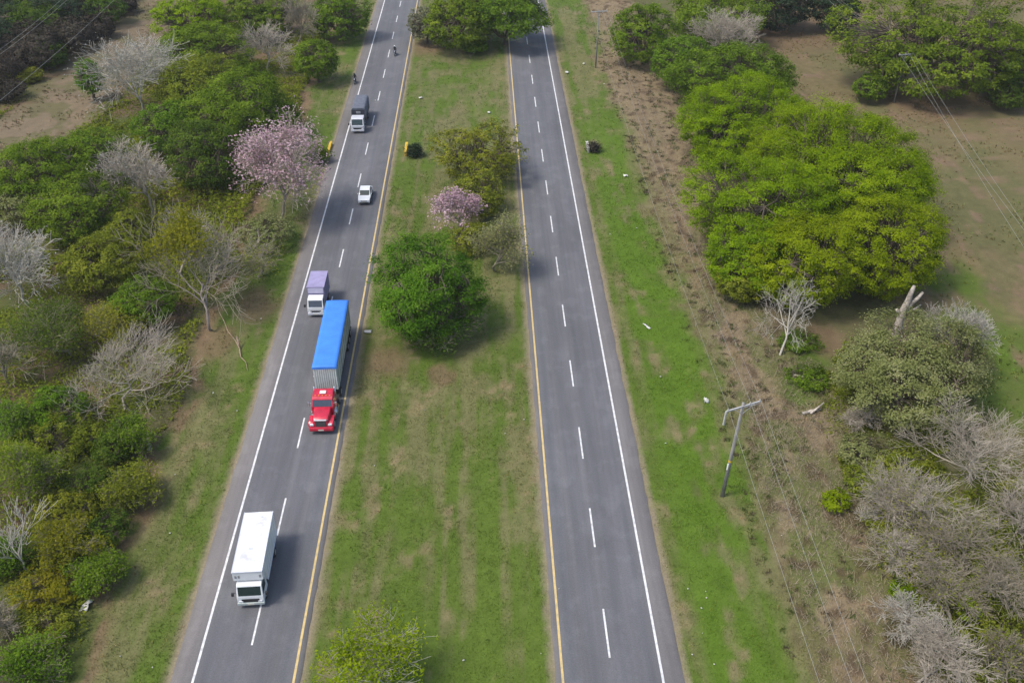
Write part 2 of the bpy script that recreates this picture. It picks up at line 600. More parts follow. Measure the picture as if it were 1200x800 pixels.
rng = np.random.default_rng(3)
M['grass'] = attr_mat('grass_blades', 'tone', 0.9)
gxs, gys, gh = [], [], []
for (x0, x1, y0, y1, den) in ((-33, 35, 38, 80, 34), (-34, 36, 80, 125, 16), (-36, 36, 125, 215, 4)):
    n = int((x1 - x0) * (y1 - y0) * den)
    x, y = rng.uniform(x0, x1, n), rng.uniform(y0, y1, n)
    k = road_free(x, y, -0.05) & (fbm(x * .5, y * .4, 91, 3) > rng.uniform(0.05, 0.70, n))
    gxs.append(x[k]); gys.append(y[k]); gh.append(np.full(k.sum(), 0.15 if y0 < 90 else 0.2))
x, y, h = np.concatenate(gxs), np.concatenate(gys), np.concatenate(gh)
near = np.minimum.reduce([np.abs(x - e) for e in (LE, LR, RL, RE)])
h = h * np.where(near < .4, .45, 1) * (0.6 + 0.9 * fbm(x * .3, y * .3, 95, 3))
gc = ground_col(x, y) * np.array([1.25, 1.28, 1.1])
me = blades('grass', x, y, gc, h, np.where(y < 90, .03, .055), 3, rng, 1.2)
tag(link('grass', me, M['grass']), 'short patchy grass on the median and verges beside the road', 'grass', kind='stuff')

n = 14000
x, y = rng.uniform(-33, 36, n), rng.uniform(38, 125, n)
k = road_free(x, y, 0.15) & (fbm(x * .7, y * .25, 131, 3) > rng.uniform(.5, .72, n))
x, y = x[k], y[k]
tc_ = ground_col(x, y) * np.where(rng.random((len(x), 1)) < .35, [[1.7, 1.35, 1.3]], [[1.05, 1.25, .8]])
# weeds sprouting in rows on the cut strip
xw, yw = rng.uniform(21.5, 34, 2600), rng.uniform(38, 190, 2600)
kw = fbm(xw * .8, yw * .3, 141, 3) > rng.uniform(.42, .62, 2600)
xw, yw = xw[kw], yw[kw]
xw, yw = np.repeat(xw, 7) + rng.normal(0, .16, 7 * len(xw)), np.repeat(yw, 7) + rng.normal(0, .16, 7 * len(yw))
x, y = np.concatenate([x, xw]), np.concatenate([y, yw])
wc = np.where(np.repeat(rng.random((len(xw) // 7, 1)), 7, 0) < .6, [[.075, .105, .022]], [[.085, .065, .04]])
tc_ = np.concatenate([tc_, wc])
xf = np.concatenate([rng.uniform(42, 125, 30000), rng.uniform(-100, -40, 16000)])
yf = np.concatenate([rng.uniform(60, 215, 30000), rng.uniform(120, 215, 16000)])
kf = fbm(xf * .22, yf * .22, 161, 4) > rng.uniform(.42, .66, len(xf))
xf, yf = xf[kf], yf[kf]
x, y = np.concatenate([x, xf]), np.concatenate([y, yf])
tc_ = np.concatenate([tc_, ground_col(xf, yf) * rng.uniform(1.0, 1.6, (len(xf), 1)) * np.where(rng.random((len(xf), 1)) < .4, [[.9, 1.15, .8]], [[1.1, 1.0, .95]])])
me = blades('grass_tufts', x, y, tc_, rng.uniform(.14, .34, len(x)), np.where((x > 40) | (x < -38), .07, .03), 6, rng, 1.1)
tag(link('grass_tufts', me, M['grass']), 'taller tufts of weedy grass standing in the mown verges and median', 'grass', kind='stuff')

# cut dry brush on the right strip: thin sticks lying about
n = 80000
x, y = rng.uniform(20.5, 35, n), rng.uniform(38, 205, n)
k = (fbm(x * .45, y * .3, 101, 3) > rng.uniform(.2, .62, n)) & (rng.random(n) < sstep(22.3, 26, x + sstep(60, 150, y) * 1.2) * sstep(36, 33, x) * np.where(y > 110, .6, 1))
x, y = x[k], y[k]
n = len(x)
a = rng.normal(1.4, 0.75, n)
tl = rng.uniform(-.15, .5, n)
ln = rng.uniform(.15, .6, n)
d = np.stack([np.cos(a) * np.cos(tl), np.sin(a) * np.cos(tl), np.sin(tl)], 1)
b = np.stack([x, y, ground_z(x, y) + rng.uniform(.02, .18, n)], 1)
s = np.stack([-np.sin(a), np.cos(a), 0 * a], 1) * rng.uniform(.008, .022, n)[:, None]
V = np.stack([b - s, b + s, b + d * ln[:, None] + s * .4, b + d * ln[:, None] - s * .4], 1).reshape(-1, 3)
me = fast_mesh('dry_brush', V, np.arange(len(V)).reshape(-1, 4))
cc = np.array([0.255, 0.21, 0.14]) * rng.uniform(.45, 1.35, (n, 1))
cc = np.where(rng.random((n, 1)) < .25, cc * [1.0, .98, 1.05], cc)
col_attr(me, 'tone', cc, 'FACE')
tag(link('dry_brush', me, M['grass']), 'cut dry straw coloured brush strewn along the right strip', 'dry brush', kind='stuff')


def leaf_quads(c, nrm, size, rng, aspect=0.5):
    n = len(c)
    nrm = nrm / (np.linalg.norm(nrm, axis=1, keepdims=True) + 1e-9)
    t = np.cross(nrm, rng.normal(0, 1, (n, 3)))
    t /= np.linalg.norm(t, axis=1, keepdims=True) + 1e-9
    b = np.cross(nrm, t)
    L, W = (t.T * size).T * .5, (b.T * size).T * .5 * aspect
    dr = (nrm.T * size).T * 0.12
    V = np.stack([c - L - dr, c - W + dr * .5, c + L - dr, c + W + dr * .5], 1).reshape(-1, 3)
    return V, np.arange(4 * n).reshape(-1, 4)


# undergrowth: leafy weeds in drifts on the forest floor to the left and under the right trees
n = 210000
x = np.concatenate([rng.uniform(-95, -30, n), rng.uniform(32, 62, n // 3)])
y = np.concatenate([rng.uniform(36, 190, n), rng.uniform(36, 84, n // 3)])
edge = x + (fbm(y * 0.12, y * 0 + 3.3, 61) - 0.5) * 4.5
den = fbm(x * .14, y * .14, 111, 3)
k = (den > rng.uniform(.26, .48, len(x))) & ((edge < -31.5) | ((x > 31) & (fbm(x * .2, y * .2, 151, 3) > .42 + .25 * sstep(62, 78, y) + .25 * sstep(48, 60, x)))) & (seg_dist(x, y, TRACK) > 8)
x, y, den = x[k], y[k], den[k]
n = len(x)
z = ground_z(x, y) + rng.uniform(0.05, 1, n) * sstep(.42, .7, den) * np.where(x > 30, .6, 1.5)
V, Fq = leaf_quads(np.stack([x, y, z], 1), rng.normal(0, .6, (n, 3)) + [0, 0, 1], rng.uniform(.22, .5, n) * np.where(y > 100, 1.3, 1), rng)
me = fast_mesh('undergrowth', V, Fq)
face_attr(me, 'tint', np.clip(.15 + .55 * fbm(x * .3, y * .3, 121, 3) + rng.normal(0, .16, n), 0, 1))
tag(link('undergrowth', me, LEAF['yolive']), 'low weedy undergrowth between the trees beside the verge', 'undergrowth', kind='stuff')


# ------------------------------------------------------------------ trees
def tubes(groups, sides=5):
    """groups: list of (P (m,n,3), r (m,n)) -> V, F"""
    VV, FF, base = [], [], 0
    for P, r in groups:
        if len(P) == 0:
            continue
        m, n = P.shape[:2]
        T = np.gradient(P, axis=1)
        T /= np.linalg.norm(T, axis=2, keepdims=True) + 1e-9
        ref = np.where(np.abs(T[..., 2:3]) > .9, [[[1., 0, 0]]], [[[0, 0, 1.]]])
        A = np.cross(T, ref)
        A /= np.linalg.norm(A, axis=2, keepdims=True) + 1e-9
        B = np.cross(T, A)
        th = np.arange(sides) / sides * 2 * np.pi
        ring = P[:, :, None] + r[:, :, None, None] * (np.cos(th)[:, None] * A[:, :, None] + np.sin(th)[:, None] * B[:, :, None])
        VV.append(ring.reshape(-1, 3))
        idx = base + np.arange(m * n * sides).reshape(m, n, sides)
        a, b = idx[:, :-1], idx[:, 1:]
        FF.append(np.stack([a, np.roll(a, -1, 2), np.roll(b, -1, 2), b], -1).reshape(-1, 4))
        base += m * n * sides
    return np.concatenate(VV), np.concatenate(FF)


def skeleton(rng, k, ratio=0.72, angle=0.75, t0=0.22, trop=0.25, trunk=0.3, r0=0.2, wig=0.10, n=5, rdec=0.52):
    """levels of branch polylines; k = children per level"""
    t = np.linspace(0, 1, n)
    P = np.zeros((1, n, 3))
    P[0, :, 2] = t * trunk
    P[0, 1:, :2] += np.cumsum(rng.normal(0, .012, (n - 1, 2)), 0)
    rr = np.array([r0 * (1 - .35 * t)])
    out, ln = [(P, rr)], np.array([trunk * 1.35])
    for lv, kk in enumerate(k):
        m = len(P) * kk
        par = np.repeat(np.arange(len(P)), kk)
        lo = t0 if lv else 0.45
        tt = lo + (1 - lo) * ((np.tile(np.arange(kk), len(P)) + rng.uniform(.3, 1, m)) / kk)
        f = np.clip(tt, 0, 1) * (n - 1)
        i0 = np.minimum(f.astype(int), n - 2)
        fr = (f - i0)[:, None]
        st = P[par, i0] * (1 - fr) + P[par, i0 + 1] * fr
        d = P[par, i0 + 1] - P[par, i0]
        d /= np.linalg.norm(d, axis=1, keepdims=True) + 1e-9
        az = np.tile(np.arange(kk), len(P)) * 2.4 + rng.uniform(0, 6.28, len(P))[par] + rng.normal(0, .4, m)
        ref = np.where(np.abs(d[:, 2:3]) > .9, [[1., 0, 0]], [[0, 0, 1.]])
        A = np.cross(d, ref)
        A /= np.linalg.norm(A, axis=1, keepdims=True)
        B = np.cross(d, A)
        an = angle * rng.uniform(.6, 1.25, m)
        dd = d * np.cos(an)[:, None] + (A * np.cos(az)[:, None] + B * np.sin(az)[:, None]) * np.sin(an)[:, None]
        L = ln[par] * ratio * rng.uniform(.7, 1.2, m) * (1.25 - .45 * tt)
        Q = np.empty((m, n, 3))
        Q[:, 0] = st
        for j in range(1, n):
            dd = dd + rng.normal(0, wig, (m, 3)) + np.array([0, 0, trop / n])
            dd /= np.linalg.norm(dd, axis=1, keepdims=True)
            Q[:, j] = Q[:, j - 1] + dd * (L / (n - 1))[:, None]
        rs = rr[par, i0] * rdec * rng.uniform(.85, 1.1, m) if lv else rr[par, i0] * .66
        rr = rs[:, None] * (1 - .6 * t)[None]
        P, ln = Q, L
        out.append((P, rr))
    return out


def fit(sk, Rx, Ry, H):
    P = np.concatenate([p.reshape(-1, 3) for p, _ in sk])
    d = np.hypot(P[:, 0], P[:, 1])
    s = np.percentile(d, 98)
    zt = np.percentile(P[:, 2], 99.5)
    sc = np.array([Rx / s, Ry / s, H / zt])
    return [(p * sc, r) for p, r in sk]


def place(px, py, zc):
    p = at(px, py, zc)
    return np.array([p[0], p[1], 0.0]), ppm(px, py, zc)


def bare_tree(name, label, px, py, wpx, H, twig='twig_grey', seed=1, k=(6, 5, 5, 6, 3), group=None, sy=1.0, zf=.55, r0=.17, leaf=None, nleaf=3, lsize=.25,
              frac=1.0, cat='tree', trunk=.28, angle=.75, trop=.4, rmin=.013, lrc=.3, base=None, bark=None, lz=(0, 1), clumps=0, ratio=.72, wig=.1, leafname='crown'):
    """a leafless (or thinly leaved) tree: trunk, many branches and twigs, optionally leaves or blossom at the twig ends"""
    rng = np.random.default_rng(seed)
    loc, pm = place(px, py, H * zf) if base is None else (at(base[0], base[1], 0), ppm(px, py, H * zf))
    Rx = wpx / pm
    sk = fit(skeleton(rng, k, r0=r0, trunk=trunk, angle=angle, trop=trop, ratio=ratio, wig=wig), Rx, Rx * sy, H)
    if base is not None:
        off = place(px, py, H * zf)[0] - loc
        for P, r in sk:
            P += off * (P[..., 2:3] / (H * zf)) * np.clip(P[..., 2:3] / (H * zf), 0, 1) ** .3
    loc = np.array([loc[0], loc[1], float(ground_z(np.array([loc[0]]), np.array([loc[1]]))[0]) - .05])
    root = empty(name, loc, label, cat, group)
    V, Fq = tubes([(P, np.maximum(r, rmin)) for P, r in sk[:2]], 7)
    link('trunk', fast_mesh('trunk', V, Fq, True), M[bark or twig], root)
    V, Fq = tubes([(P, np.maximum(r, rmin)) for P, r in sk[2:]], 3)
    link('branches', fast_mesh('branches', V, Fq, True), M[twig], root)
    if leaf:
        P = sk[-1][0]
        ztop = P[..., 2].max()
        tip = P[:, -1]
        sel = (rng.random(len(tip)) < frac) & (tip[:, 2] >= lz[0] * ztop) & (tip[:, 2] <= lz[1] * ztop)
        if clumps:
            cc = tip[rng.permutation(np.flatnonzero(sel))[:clumps]]
            sel &= (((tip[:, None] - cc[None]) / (.30 * Rx)) ** 2).sum(2).min(1) < rng.uniform(.5, 1.2, len(tip))
        tip = tip[sel]
        ct = np.clip(.5 + 1.1 * (fbm(tip[:, 0] * .5 + 40, tip[:, 1] * .5 + tip[:, 2] * .3 + 40, seed, 3) - .5), 0, 1)
        c = np.repeat(tip, nleaf, 0) + rng.normal(0, lrc, (len(tip) * nleaf, 3)) + [0, 0, lrc * .6 if clumps else 0]
        V, Fq = leaf_quads(c, rng.normal(0, .6, (len(c), 3)) + [0, 0, .9], rng.uniform(.6, 1.3, len(c)) * lsize, rng)
        me = fast_mesh(leafname, V, Fq)
        face_attr(me, 'tint', np.clip(np.repeat(ct, nleaf) + rng.normal(0, .2, len(c)), 0, 1))
        link(leafname, me, LEAF[leaf], root)
    return root


def broadleaf(name, label, px, py, wpx, H, leaf='green', seed=1, group=None, sy=1.0, cz=.50, leafm=None, cover=2.0, layer=.5, lob=.28, gaps=.12, zf=.6,
              cat='tree', bark='bark', skirt=-.85, up=.7, rcf=.145, r0=None, lift=None, bare=0.0):
    """a leafy tree: limbs inside an uneven, lobed crown of leaf clusters with gaps.  cz: half height of the crown as a share of H"""
    rng = np.random.default_rng(seed)
    loc, pm = place(px, py, H * zf)
    Rx = wpx / pm * .94
    Ry, Rz = Rx * sy, H * cz
    zc = H - Rz * 1.0
    loc[2] = float(ground_z(loc[:1], loc[1:2])[0]) - .05
    root = empty(name, loc, label, cat, group)
    Rm = (Rx * Ry * max(Rz, .5 * Rx)) ** (1 / 3)
    rc = float(np.clip(rcf * Rm, .35, 1.25))
    # cluster centres over a lobed dome
    nl = 16
    B = rng.normal(0, 1, (nl, 3)); B[:, 2] = np.abs(B[:, 2]) * .8; B /= np.linalg.norm(B, axis=1, keepdims=True)
    Aamp = rng.uniform(-lob, lob * .9, nl)

    def env(d):
        return 1 + (Aamp * np.exp(9 * (d @ B.T - 1))).sum(1)
    area = 3.1 * math.pi * Rx * Ry * (0.5 + 0.5 * Rz / Rm)
    nc = int(np.clip(area / (rc * rc * 1.5), 24, 900))
    d = rng.normal(0, 1, (nc * 3, 3)); d /= np.linalg.norm(d, axis=1, keepdims=True)
    d = d[d[:, 2] > skirt][:nc]
    q = np.where(rng.random(len(d)) < .72, rng.uniform(.84, 1.0, len(d)), rng.uniform(.45, .84, len(d)))
    G = rng.normal(0, 1, (7, 3)); G /= np.linalg.norm(G, axis=1, keepdims=True)
    gap = (np.exp(22 * (d @ G.T - 1)).max(1) > .55) & (rng.random(len(d)) < gaps * 5)
    d, q = d[~gap], q[~gap]
    C = d * (env(d) * q)[:, None] * np.array([Rx - rc * .5, Ry - rc * .5, Rz - rc * .3]) + [0, 0, zc]
    C[:, 2] = np.maximum(C[:, 2], H * .10 + .2)
    ct = np.clip(.46 + .3 * rng.normal(0, 1, len(C)) * .7 + .5 * (fbm(C[:, 0] * .35 + 50, C[:, 1] * .35 + C[:, 2] * .2 + 50, seed + 3, 3) - .5), 0, 1)
    if bare:
        keep = rng.random(len(C)) > bare
        Cl, ctl, dl = C[keep], ct[keep], d[keep]
    else:
        Cl, ctl, dl = C, ct, d
    ls = leafm or float(np.clip(2.6 / pm, .2, .5))
    nper = int(np.clip(cover * area / (ls * ls * .42) / len(C), 10, 420))
    g = rng.normal(0, 1, (len(Cl) * nper, 3))
    g /= np.linalg.norm(g, axis=1, keepdims=True)
    g *= rng.uniform(.12, 1.3, (len(g), 1))
    sz = np.repeat(rng.uniform(.7, 1.35, len(Cl)), nper)[:, None]
    c = np.repeat(Cl, nper, 0) + g * sz * rc * np.array([1, 1, layer])
    nrm = g * .5 + np.repeat(dl, nper, 0) * .7 + np.array([0, 0, up]) + rng.normal(0, .38, (len(c), 3))
    V, Fq = leaf_quads(c, nrm, rng.uniform(.65, 1.3, len(c)) * ls, rng, .55)
    me = fast_mesh('crown', V, Fq)
    face_attr(me, 'tint', np.clip(np.repeat(ctl, nper) + rng.normal(0, .15, len(c)), 0, 1))
    link('crown' if cat == 'tree' else 'foliage', me, LEAF[leaf], root)
    # limbs
    r0 = r0 or max(.05, .028 * H + .012 * Rx)
    fork = np.array([rng.normal(0, .03) * H, rng.normal(0, .03) * H, max(.12 * H, (zc - Rz * .75))])
    t = np.linspace(0, 1, 6)[:, None]
    tr = fork * t + rng.normal(0, .01 * H, (6, 3)) * np.sin(t * np.pi)
    groups = [(tr[None], (r0 * (1.25 - .45 * t[:, 0]))[None])]
    K = 7
    la = np.arange(K) * 2.4 + rng.uniform(0, 6)
    lr = np.where(np.arange(K) < 5, .55, .2)
    E = np.stack([np.cos(la) * lr * Rx, np.sin(la) * lr * Ry, zc + Rz * rng.uniform(.0, .4, K)], 1)
    s = fork + (E - fork) * np.linspace(0, 1, 6)[:, None, None]
    s[..., 2] -= np.sin(np.linspace(0, 1, 6) * np.pi)[:, None] * .08 * H
    s = np.transpose(s, (1, 0, 2)) + rng.normal(0, .015 * H, (K, 6, 3)) * np.sin(np.linspace(0, 1, 6) * np.pi)[None, :, None]
    groups.append((s, r0 * .62 * np.linspace(1, .45, 6)[None].repeat(K, 0)))
    near = np.argmin(((C[:, None] - E[None]) ** 2).sum(2), 1)
    st = s[near, rng.integers(3, 6, len(C))]
    bt = st[:, None] + (C - st)[:, None] * np.linspace(0, 1, 4)[None, :, None] + rng.normal(0, .06 * Rm * .5, (len(C), 4, 3)) * np.array([0, 1, 1, 0])[None, :, None]
    groups2 = [(bt, np.maximum(r0 * .2, .02) * np.linspace(1, .3, 4)[None].repeat(len(C), 0))]
    V1, F1 = tubes(groups, 7)
    V2, F2 = tubes(groups2, 4)
    link('trunk' if cat == 'tree' else 'stem', fast_mesh('trunk', np.concatenate([V1, V2]), np.concatenate([F1, F2 + len(V1)]), True), M[bark], root)
    return root




# ---- the median
G_MED = 'trees on the grass median'
broadleaf('tree', 'wide green tree at the far end of the median, leaning over the right road', 592, 8, 64, 12, 'green', 11, G_MED, sy=1.0, gaps=.2, skirt=-.35)
broadleaf('tree', 'dark green tree beside the far left end of the median, next to the overhanging tree', 538, 14, 50, 11, 'green', 12, G_MED, gaps=.15)
broadleaf('tree', 'thin grey green feathery tree at the left road edge on the far median', 499, 26, 24, 7, 'greygreen', 13, G_MED, cz=.45, cover=.8, gaps=.3)
broadleaf('shrub', 'low bright green shrub under the far median trees', 556, 52, 17, 2.2, 'vivid', 14, cz=.45, cat='shrub')
broadleaf('tree', 'loose olive green tree on the median beside the right road yellow line', 560, 170, 54, 8.5, 'yolive', 15, G_MED, gaps=.3, lob=.5, cover=1.3)
broadleaf('tree', 'small olive tree on the median just behind the pink blossom', 560, 220, 38, 6, 'yolive', 16, G_MED, cover=1.4, gaps=.2)
bare_tree('pink_trumpet_tree', 'small pink blossoming tree on the median behind the big round green tree', 540, 246, 31, 6.5, 'twig_grey', 17, (6, 4, 5, 5), G_MED, leaf='pink', nleaf=4, lsize=.36, frac=.85, leafname='blossom', rmin=.02)
bare_tree('shrub', 'dull grey olive twiggy shrub right behind the big median tree', 579, 284, 40, 7, 'twig_brown', 18, (9, 5, 5, 5), None, leaf='olive', nleaf=4, lsize=.28, frac=.7, cat='shrub', trunk=.1)
broadleaf('tree', 'big round bright green tree in the middle of the median', 502, 322, 80, 11.8, 'vivid', 19, G_MED, sy=.95, cz=.48, lob=.42, gaps=.12, cover=2.2)
broadleaf('shrub', 'olive scrub filling the gap between the pink median tree and the big green tree', 552, 272, 30, 4.2, 'yolive', 181, cat='shrub', gaps=.2, cover=1.4)
bare_tree('shrub', 'dark leafy scrub at the foot of the big median tree', 520, 385, 50, 4.0, 'twig_brown', 20, (7, 5, 5, 4), None, leaf='deep', nleaf=5, lsize=.3, frac=.8, cat='shrub', trunk=.12, sy=.8)
bare_tree('tree', 'feathery lime green tree at the bottom edge of the median', 443, 790, 70, 4.6, 'twig_pale', 21, (7, 5, 5, 5), G_MED, leaf='lime', nleaf=6, lsize=.26, frac=.95, trunk=.12, trop=.6, lrc=.25)

# ---- left of the road, far to near
G_RAV = 'dark trees in the ravine beyond the dirt track'
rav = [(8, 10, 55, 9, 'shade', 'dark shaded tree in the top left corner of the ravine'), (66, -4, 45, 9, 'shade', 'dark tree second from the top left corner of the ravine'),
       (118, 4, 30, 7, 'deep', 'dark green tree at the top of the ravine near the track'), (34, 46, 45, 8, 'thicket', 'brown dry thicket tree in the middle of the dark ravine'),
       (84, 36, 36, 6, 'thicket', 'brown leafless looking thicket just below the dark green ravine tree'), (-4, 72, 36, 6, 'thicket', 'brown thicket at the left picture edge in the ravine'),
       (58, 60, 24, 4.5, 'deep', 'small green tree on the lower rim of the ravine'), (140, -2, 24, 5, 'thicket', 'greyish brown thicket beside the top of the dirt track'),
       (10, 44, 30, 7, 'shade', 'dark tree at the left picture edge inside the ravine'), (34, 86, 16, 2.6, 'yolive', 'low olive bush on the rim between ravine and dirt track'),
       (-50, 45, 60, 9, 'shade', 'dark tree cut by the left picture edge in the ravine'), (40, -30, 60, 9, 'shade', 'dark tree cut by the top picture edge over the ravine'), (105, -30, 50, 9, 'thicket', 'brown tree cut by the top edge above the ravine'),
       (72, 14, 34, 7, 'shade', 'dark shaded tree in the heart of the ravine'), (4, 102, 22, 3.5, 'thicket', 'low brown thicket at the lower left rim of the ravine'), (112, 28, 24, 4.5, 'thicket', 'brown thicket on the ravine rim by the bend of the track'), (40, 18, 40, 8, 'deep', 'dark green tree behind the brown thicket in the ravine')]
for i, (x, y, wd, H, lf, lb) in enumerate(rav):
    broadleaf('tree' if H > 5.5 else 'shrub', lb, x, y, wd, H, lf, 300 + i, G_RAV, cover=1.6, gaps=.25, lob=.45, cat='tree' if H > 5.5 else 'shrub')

G_L = 'trees in the wood left of the road'
broadleaf('tree', 'light yellow green tree at the top of the left wood beside the dirt track', 222, 14, 47.5, 10.1, 'lime', 31, G_L, layer=.42)
broadleaf('tree', 'dull green layered tree below the light yellow green tree at the top left', 238, 52, 62.1, 9.5, 'green', 32, G_L, layer=.42, gaps=.3)
broadleaf('tree', 'green tree with yellow tips at the top edge between two bare trees', 305, 8, 47.5, 10.1, 'green', 33, G_L, layer=.42, gaps=.25)
bare_tree('bare_tree', 'brownish bare tree at the top of the left wood near the road', 347, 20, 27.1, 10.1, 'twig_brown', 34, (8, 5, 5, 5), G_L, trunk=.16, trop=.2, rmin=.03)
bare_tree('bare_tree', 'pinkish grey bare tree in front of the top green trees', 311, 55, 36.2, 9.0, 'twig_grey', 35, (8, 5, 5, 5), G_L, trunk=.16, trop=.2, rmin=.026)
broadleaf('tree', 'round bright green tree by the left road behind the canvas truck', 370, 66, 33.9, 7.8, 'vivid', 36, G_L, cz=.44, gaps=.08)
broadleaf('tree', 'tall green tree at the far left road edge by the top of the picture', 396, 10, 40.7, 10.1, 'vivid', 37, G_L)
broadleaf('shrub', 'narrow bright green bush behind the grey lichen covered tree', 104, 86, 19.2, 7.8, 'vivid', 38, cz=.45, cat='shrub')
bare_tree('bare_tree', 'large silver grey bare tree beside the dirt track', 158, 88, 63.3, 12.3, 'twig_pale', 39, (9, 5, 5, 6), G_L, trunk=.15, trop=.15, leaf='lichen', nleaf=2, lsize=.3, frac=.7, rmin=.03, lrc=.4)
broadleaf('tree', 'olive topped tree right behind the silver grey bare tree', 232, 92, 58.8, 10.1, 'yolive', 40, G_L, gaps=.08)
broadleaf('tree', 'large rounded green tree behind the pink blossoming tree', 285, 118, 76.8, 10.6, 'green', 41, G_L, gaps=.06, cover=2.3)
broadleaf('tree', 'dark green tree between the pink tree and the grey bare tree', 238, 172, 54.2, 9.5, 'deep', 42, G_L)
broadleaf('tree', 'mid green tree tucked left of the large rounded green tree', 198, 140, 45.2, 8.4, 'green', 43, G_L)
bare_tree('pink_trumpet_tree', 'tall pink blossoming tree beside the left road', 320, 209, 66, 12.5, 'twig_grey', 44, (10, 5, 5, 6), G_L, leaf='pink', nleaf=4, lsize=.38, frac=.85, lz=(.38, 1), lrc=.45, trunk=.14, rmin=.026, leafname='blossom', zf=.5, bark='bark_grey')
broadleaf('shrub', 'dark scrub at the foot of the tall pink tree', 312, 268, 38.4, 4.0, 'olive', 45, cz=.45, cat='shrub', cover=1.2, gaps=.3)
bare_tree('bare_tree', 'grey pink bare tree left of the dark green tree', 169, 208, 61.0, 10.1, 'twig_grey', 46, (9, 5, 5, 6), G_L, trunk=.15, trop=.15, leaf='lichen', nleaf=1, lsize=.3, frac=.35, rmin=.027)
broadleaf('tree', 'broad bright green tree next to the bare dirt slope', 45, 195, 70.1, 9.0, 'vivid', 47, G_L, gaps=.1)
broadleaf('tree', 'bright green tree between the dirt slope and the grey pink bare tree', 102, 178, 49.7, 8.4, 'green', 48, G_L)
broadleaf('tree', 'darker green tree below the broad bright green tree', 92, 240, 62.1, 8.4, 'green', 49, G_L, gaps=.15)
broadleaf('shrub', 'dark bush at the left edge below the broad bright green tree', 10, 238, 42.9, 5.6, 'olive', 50, cz=.45, cat='shrub', cover=1.2)
bare_tree('bare_tree', 'pale grey bare tree at the left picture edge', 14, 305, 65.5, 10.6, 'twig_pale', 51, (9, 5, 5, 6), G_L, trunk=.15, trop=.15, leaf='lichen', nleaf=1, lsize=.28, frac=.4, rmin=.024)
bare_tree('bare_tree', 'grey bare tree cut by the left edge under the dark bush', -25, 275, 45.2, 9.0, 'twig_grey', 511, (8, 5, 5, 5), G_L, trunk=.16, trop=.2, rmin=.025)
broadleaf('shrub', 'olive green bush right of the pale bare tree at the left edge', 118, 305, 52.0, 6.2, 'yolive', 52, cz=.44, cat='shrub', gaps=.2)
broadleaf('shrub', 'small dark green bush under the half bare yellow leaved tree', 168, 350, 42.9, 5.0, 'green', 53, cz=.45, cat='shrub')
broadleaf('shrub', 'green bush between the grey bare trees in the left wood', 145, 268, 36.2, 5.6, 'yolive', 54, cz=.45, cat='shrub')
bare_tree('tree', 'spreading half bare tree with yellow green leaf clumps near the lilac truck', 235, 305, 81.4, 10.6, 'twig_brown', 55, (7, 4, 5, 5), G_L, trunk=.2, trop=.3, leaf='yellow', nleaf=26, lsize=.34, frac=.95, lz=(.62, 1), clumps=8, rmin=.022, lrc=.5, base=(246, 388), zf=.6, bark='bark_grey')
bare_tree('bare_tree', 'leaning brown bare tree behind the yellow leaved tree', 205, 285, 58.8, 9.0, 'twig_grey', 56, (8, 5, 5, 5), G_L, trunk=.16, trop=.2, rmin=.022)
bare_tree('shrub', 'yellow green scrub on the verge by the left road', 300, 310, 47.5, 3.4, 'twig_brown', 57, (7, 5, 5, 4), None, leaf='yolive', nleaf=3, lsize=.26, frac=.4, cat='shrub', trunk=.12)
bare_tree('shrub', 'soft dark green shrub in the middle of the left wood', 75, 388, 74.6, 5.6, 'twig_brown', 58, (8, 6, 5, 5), None, leaf='deep', nleaf=7, lsize=.24, frac=1, cat='shrub', trunk=.12, lrc=.4)
bare_tree('shrub', 'soft green shrub behind the soft dark green shrub', 130, 385, 45.2, 4.5, 'twig_brown', 581, (8, 6, 5, 4), None, leaf='yolive', nleaf=6, lsize=.24, frac=1, cat='shrub', trunk=.12, lrc=.35)
bare_tree('bare_tree', 'wide spreading grey bare tree by the left verge level with the red truck', 150, 428, 84, 7.0, 'twig_grey', 59, (9, 5, 5, 7), G_L, base=(146, 478), zf=.55, trunk=.14, trop=.5, rmin=.012, sy=.9, r0=.13)
bare_tree('bare_tree', 'small brown bare tree at the left edge level with the wide bare tree', 2, 425, 38.4, 5.6, 'twig_brown', 60, (6, 5, 5, 4), G_L, rmin=.02)
bush = [(62, 470, 44, 4.5, 'vivid', 'bright green leafy bush at left below the soft dark shrub'), (15, 495, 34, 4, 'green', 'green bush at the left edge beside the bright leafy bush'),
        (45, 520, 48, 3.6, 'yolive', 'yellowish green bush below the bright leafy bush'), (20, 565, 46, 5, 'green', 'big green bush at the left edge behind the thin bare tree'),
        (80, 590, 40, 3.2, 'yolive', 'yellow green bush right of the thin bare tree'), (168, 508, 32, 3, 'green', 'green bush by the verge below the wide bare tree'),
        (132, 520, 30, 3, 'deep', 'dark green bush behind the verge below the wide bare tree'), (145, 568, 34, 2.6, 'yolive', 'light olive bush on the verge edge'),
        (112, 560, 30, 3.0, 'deep', 'dark bush between the light olive bush and the big green bush'), (82, 640, 36, 2.6, 'yellow', 'yellowish bush right of the thin bare tree trunk'),
        (122, 618, 30, 2.4, 'deep', 'dark green bush at the verge edge above the plastic sheet'), (112, 672, 26, 2.2, 'green', 'deep green bush just above the white plastic sheet'),
        (60, 690, 38, 2.0, 'yellow', 'mustard coloured bush left of the white plastic sheet'), (15, 775, 52, 2.4, 'vivid', 'bright green bush in the bottom left corner'),
        (58, 738, 36, 1.6, 'yolive', 'low olive bush above the bottom left corner bush'), (20, 650, 30, 2.0, 'green', 'low green bush under the thin bare tree'), (96, 505, 26, 3, 'yolive', 'small yellow green bush left of the green verge bush')]
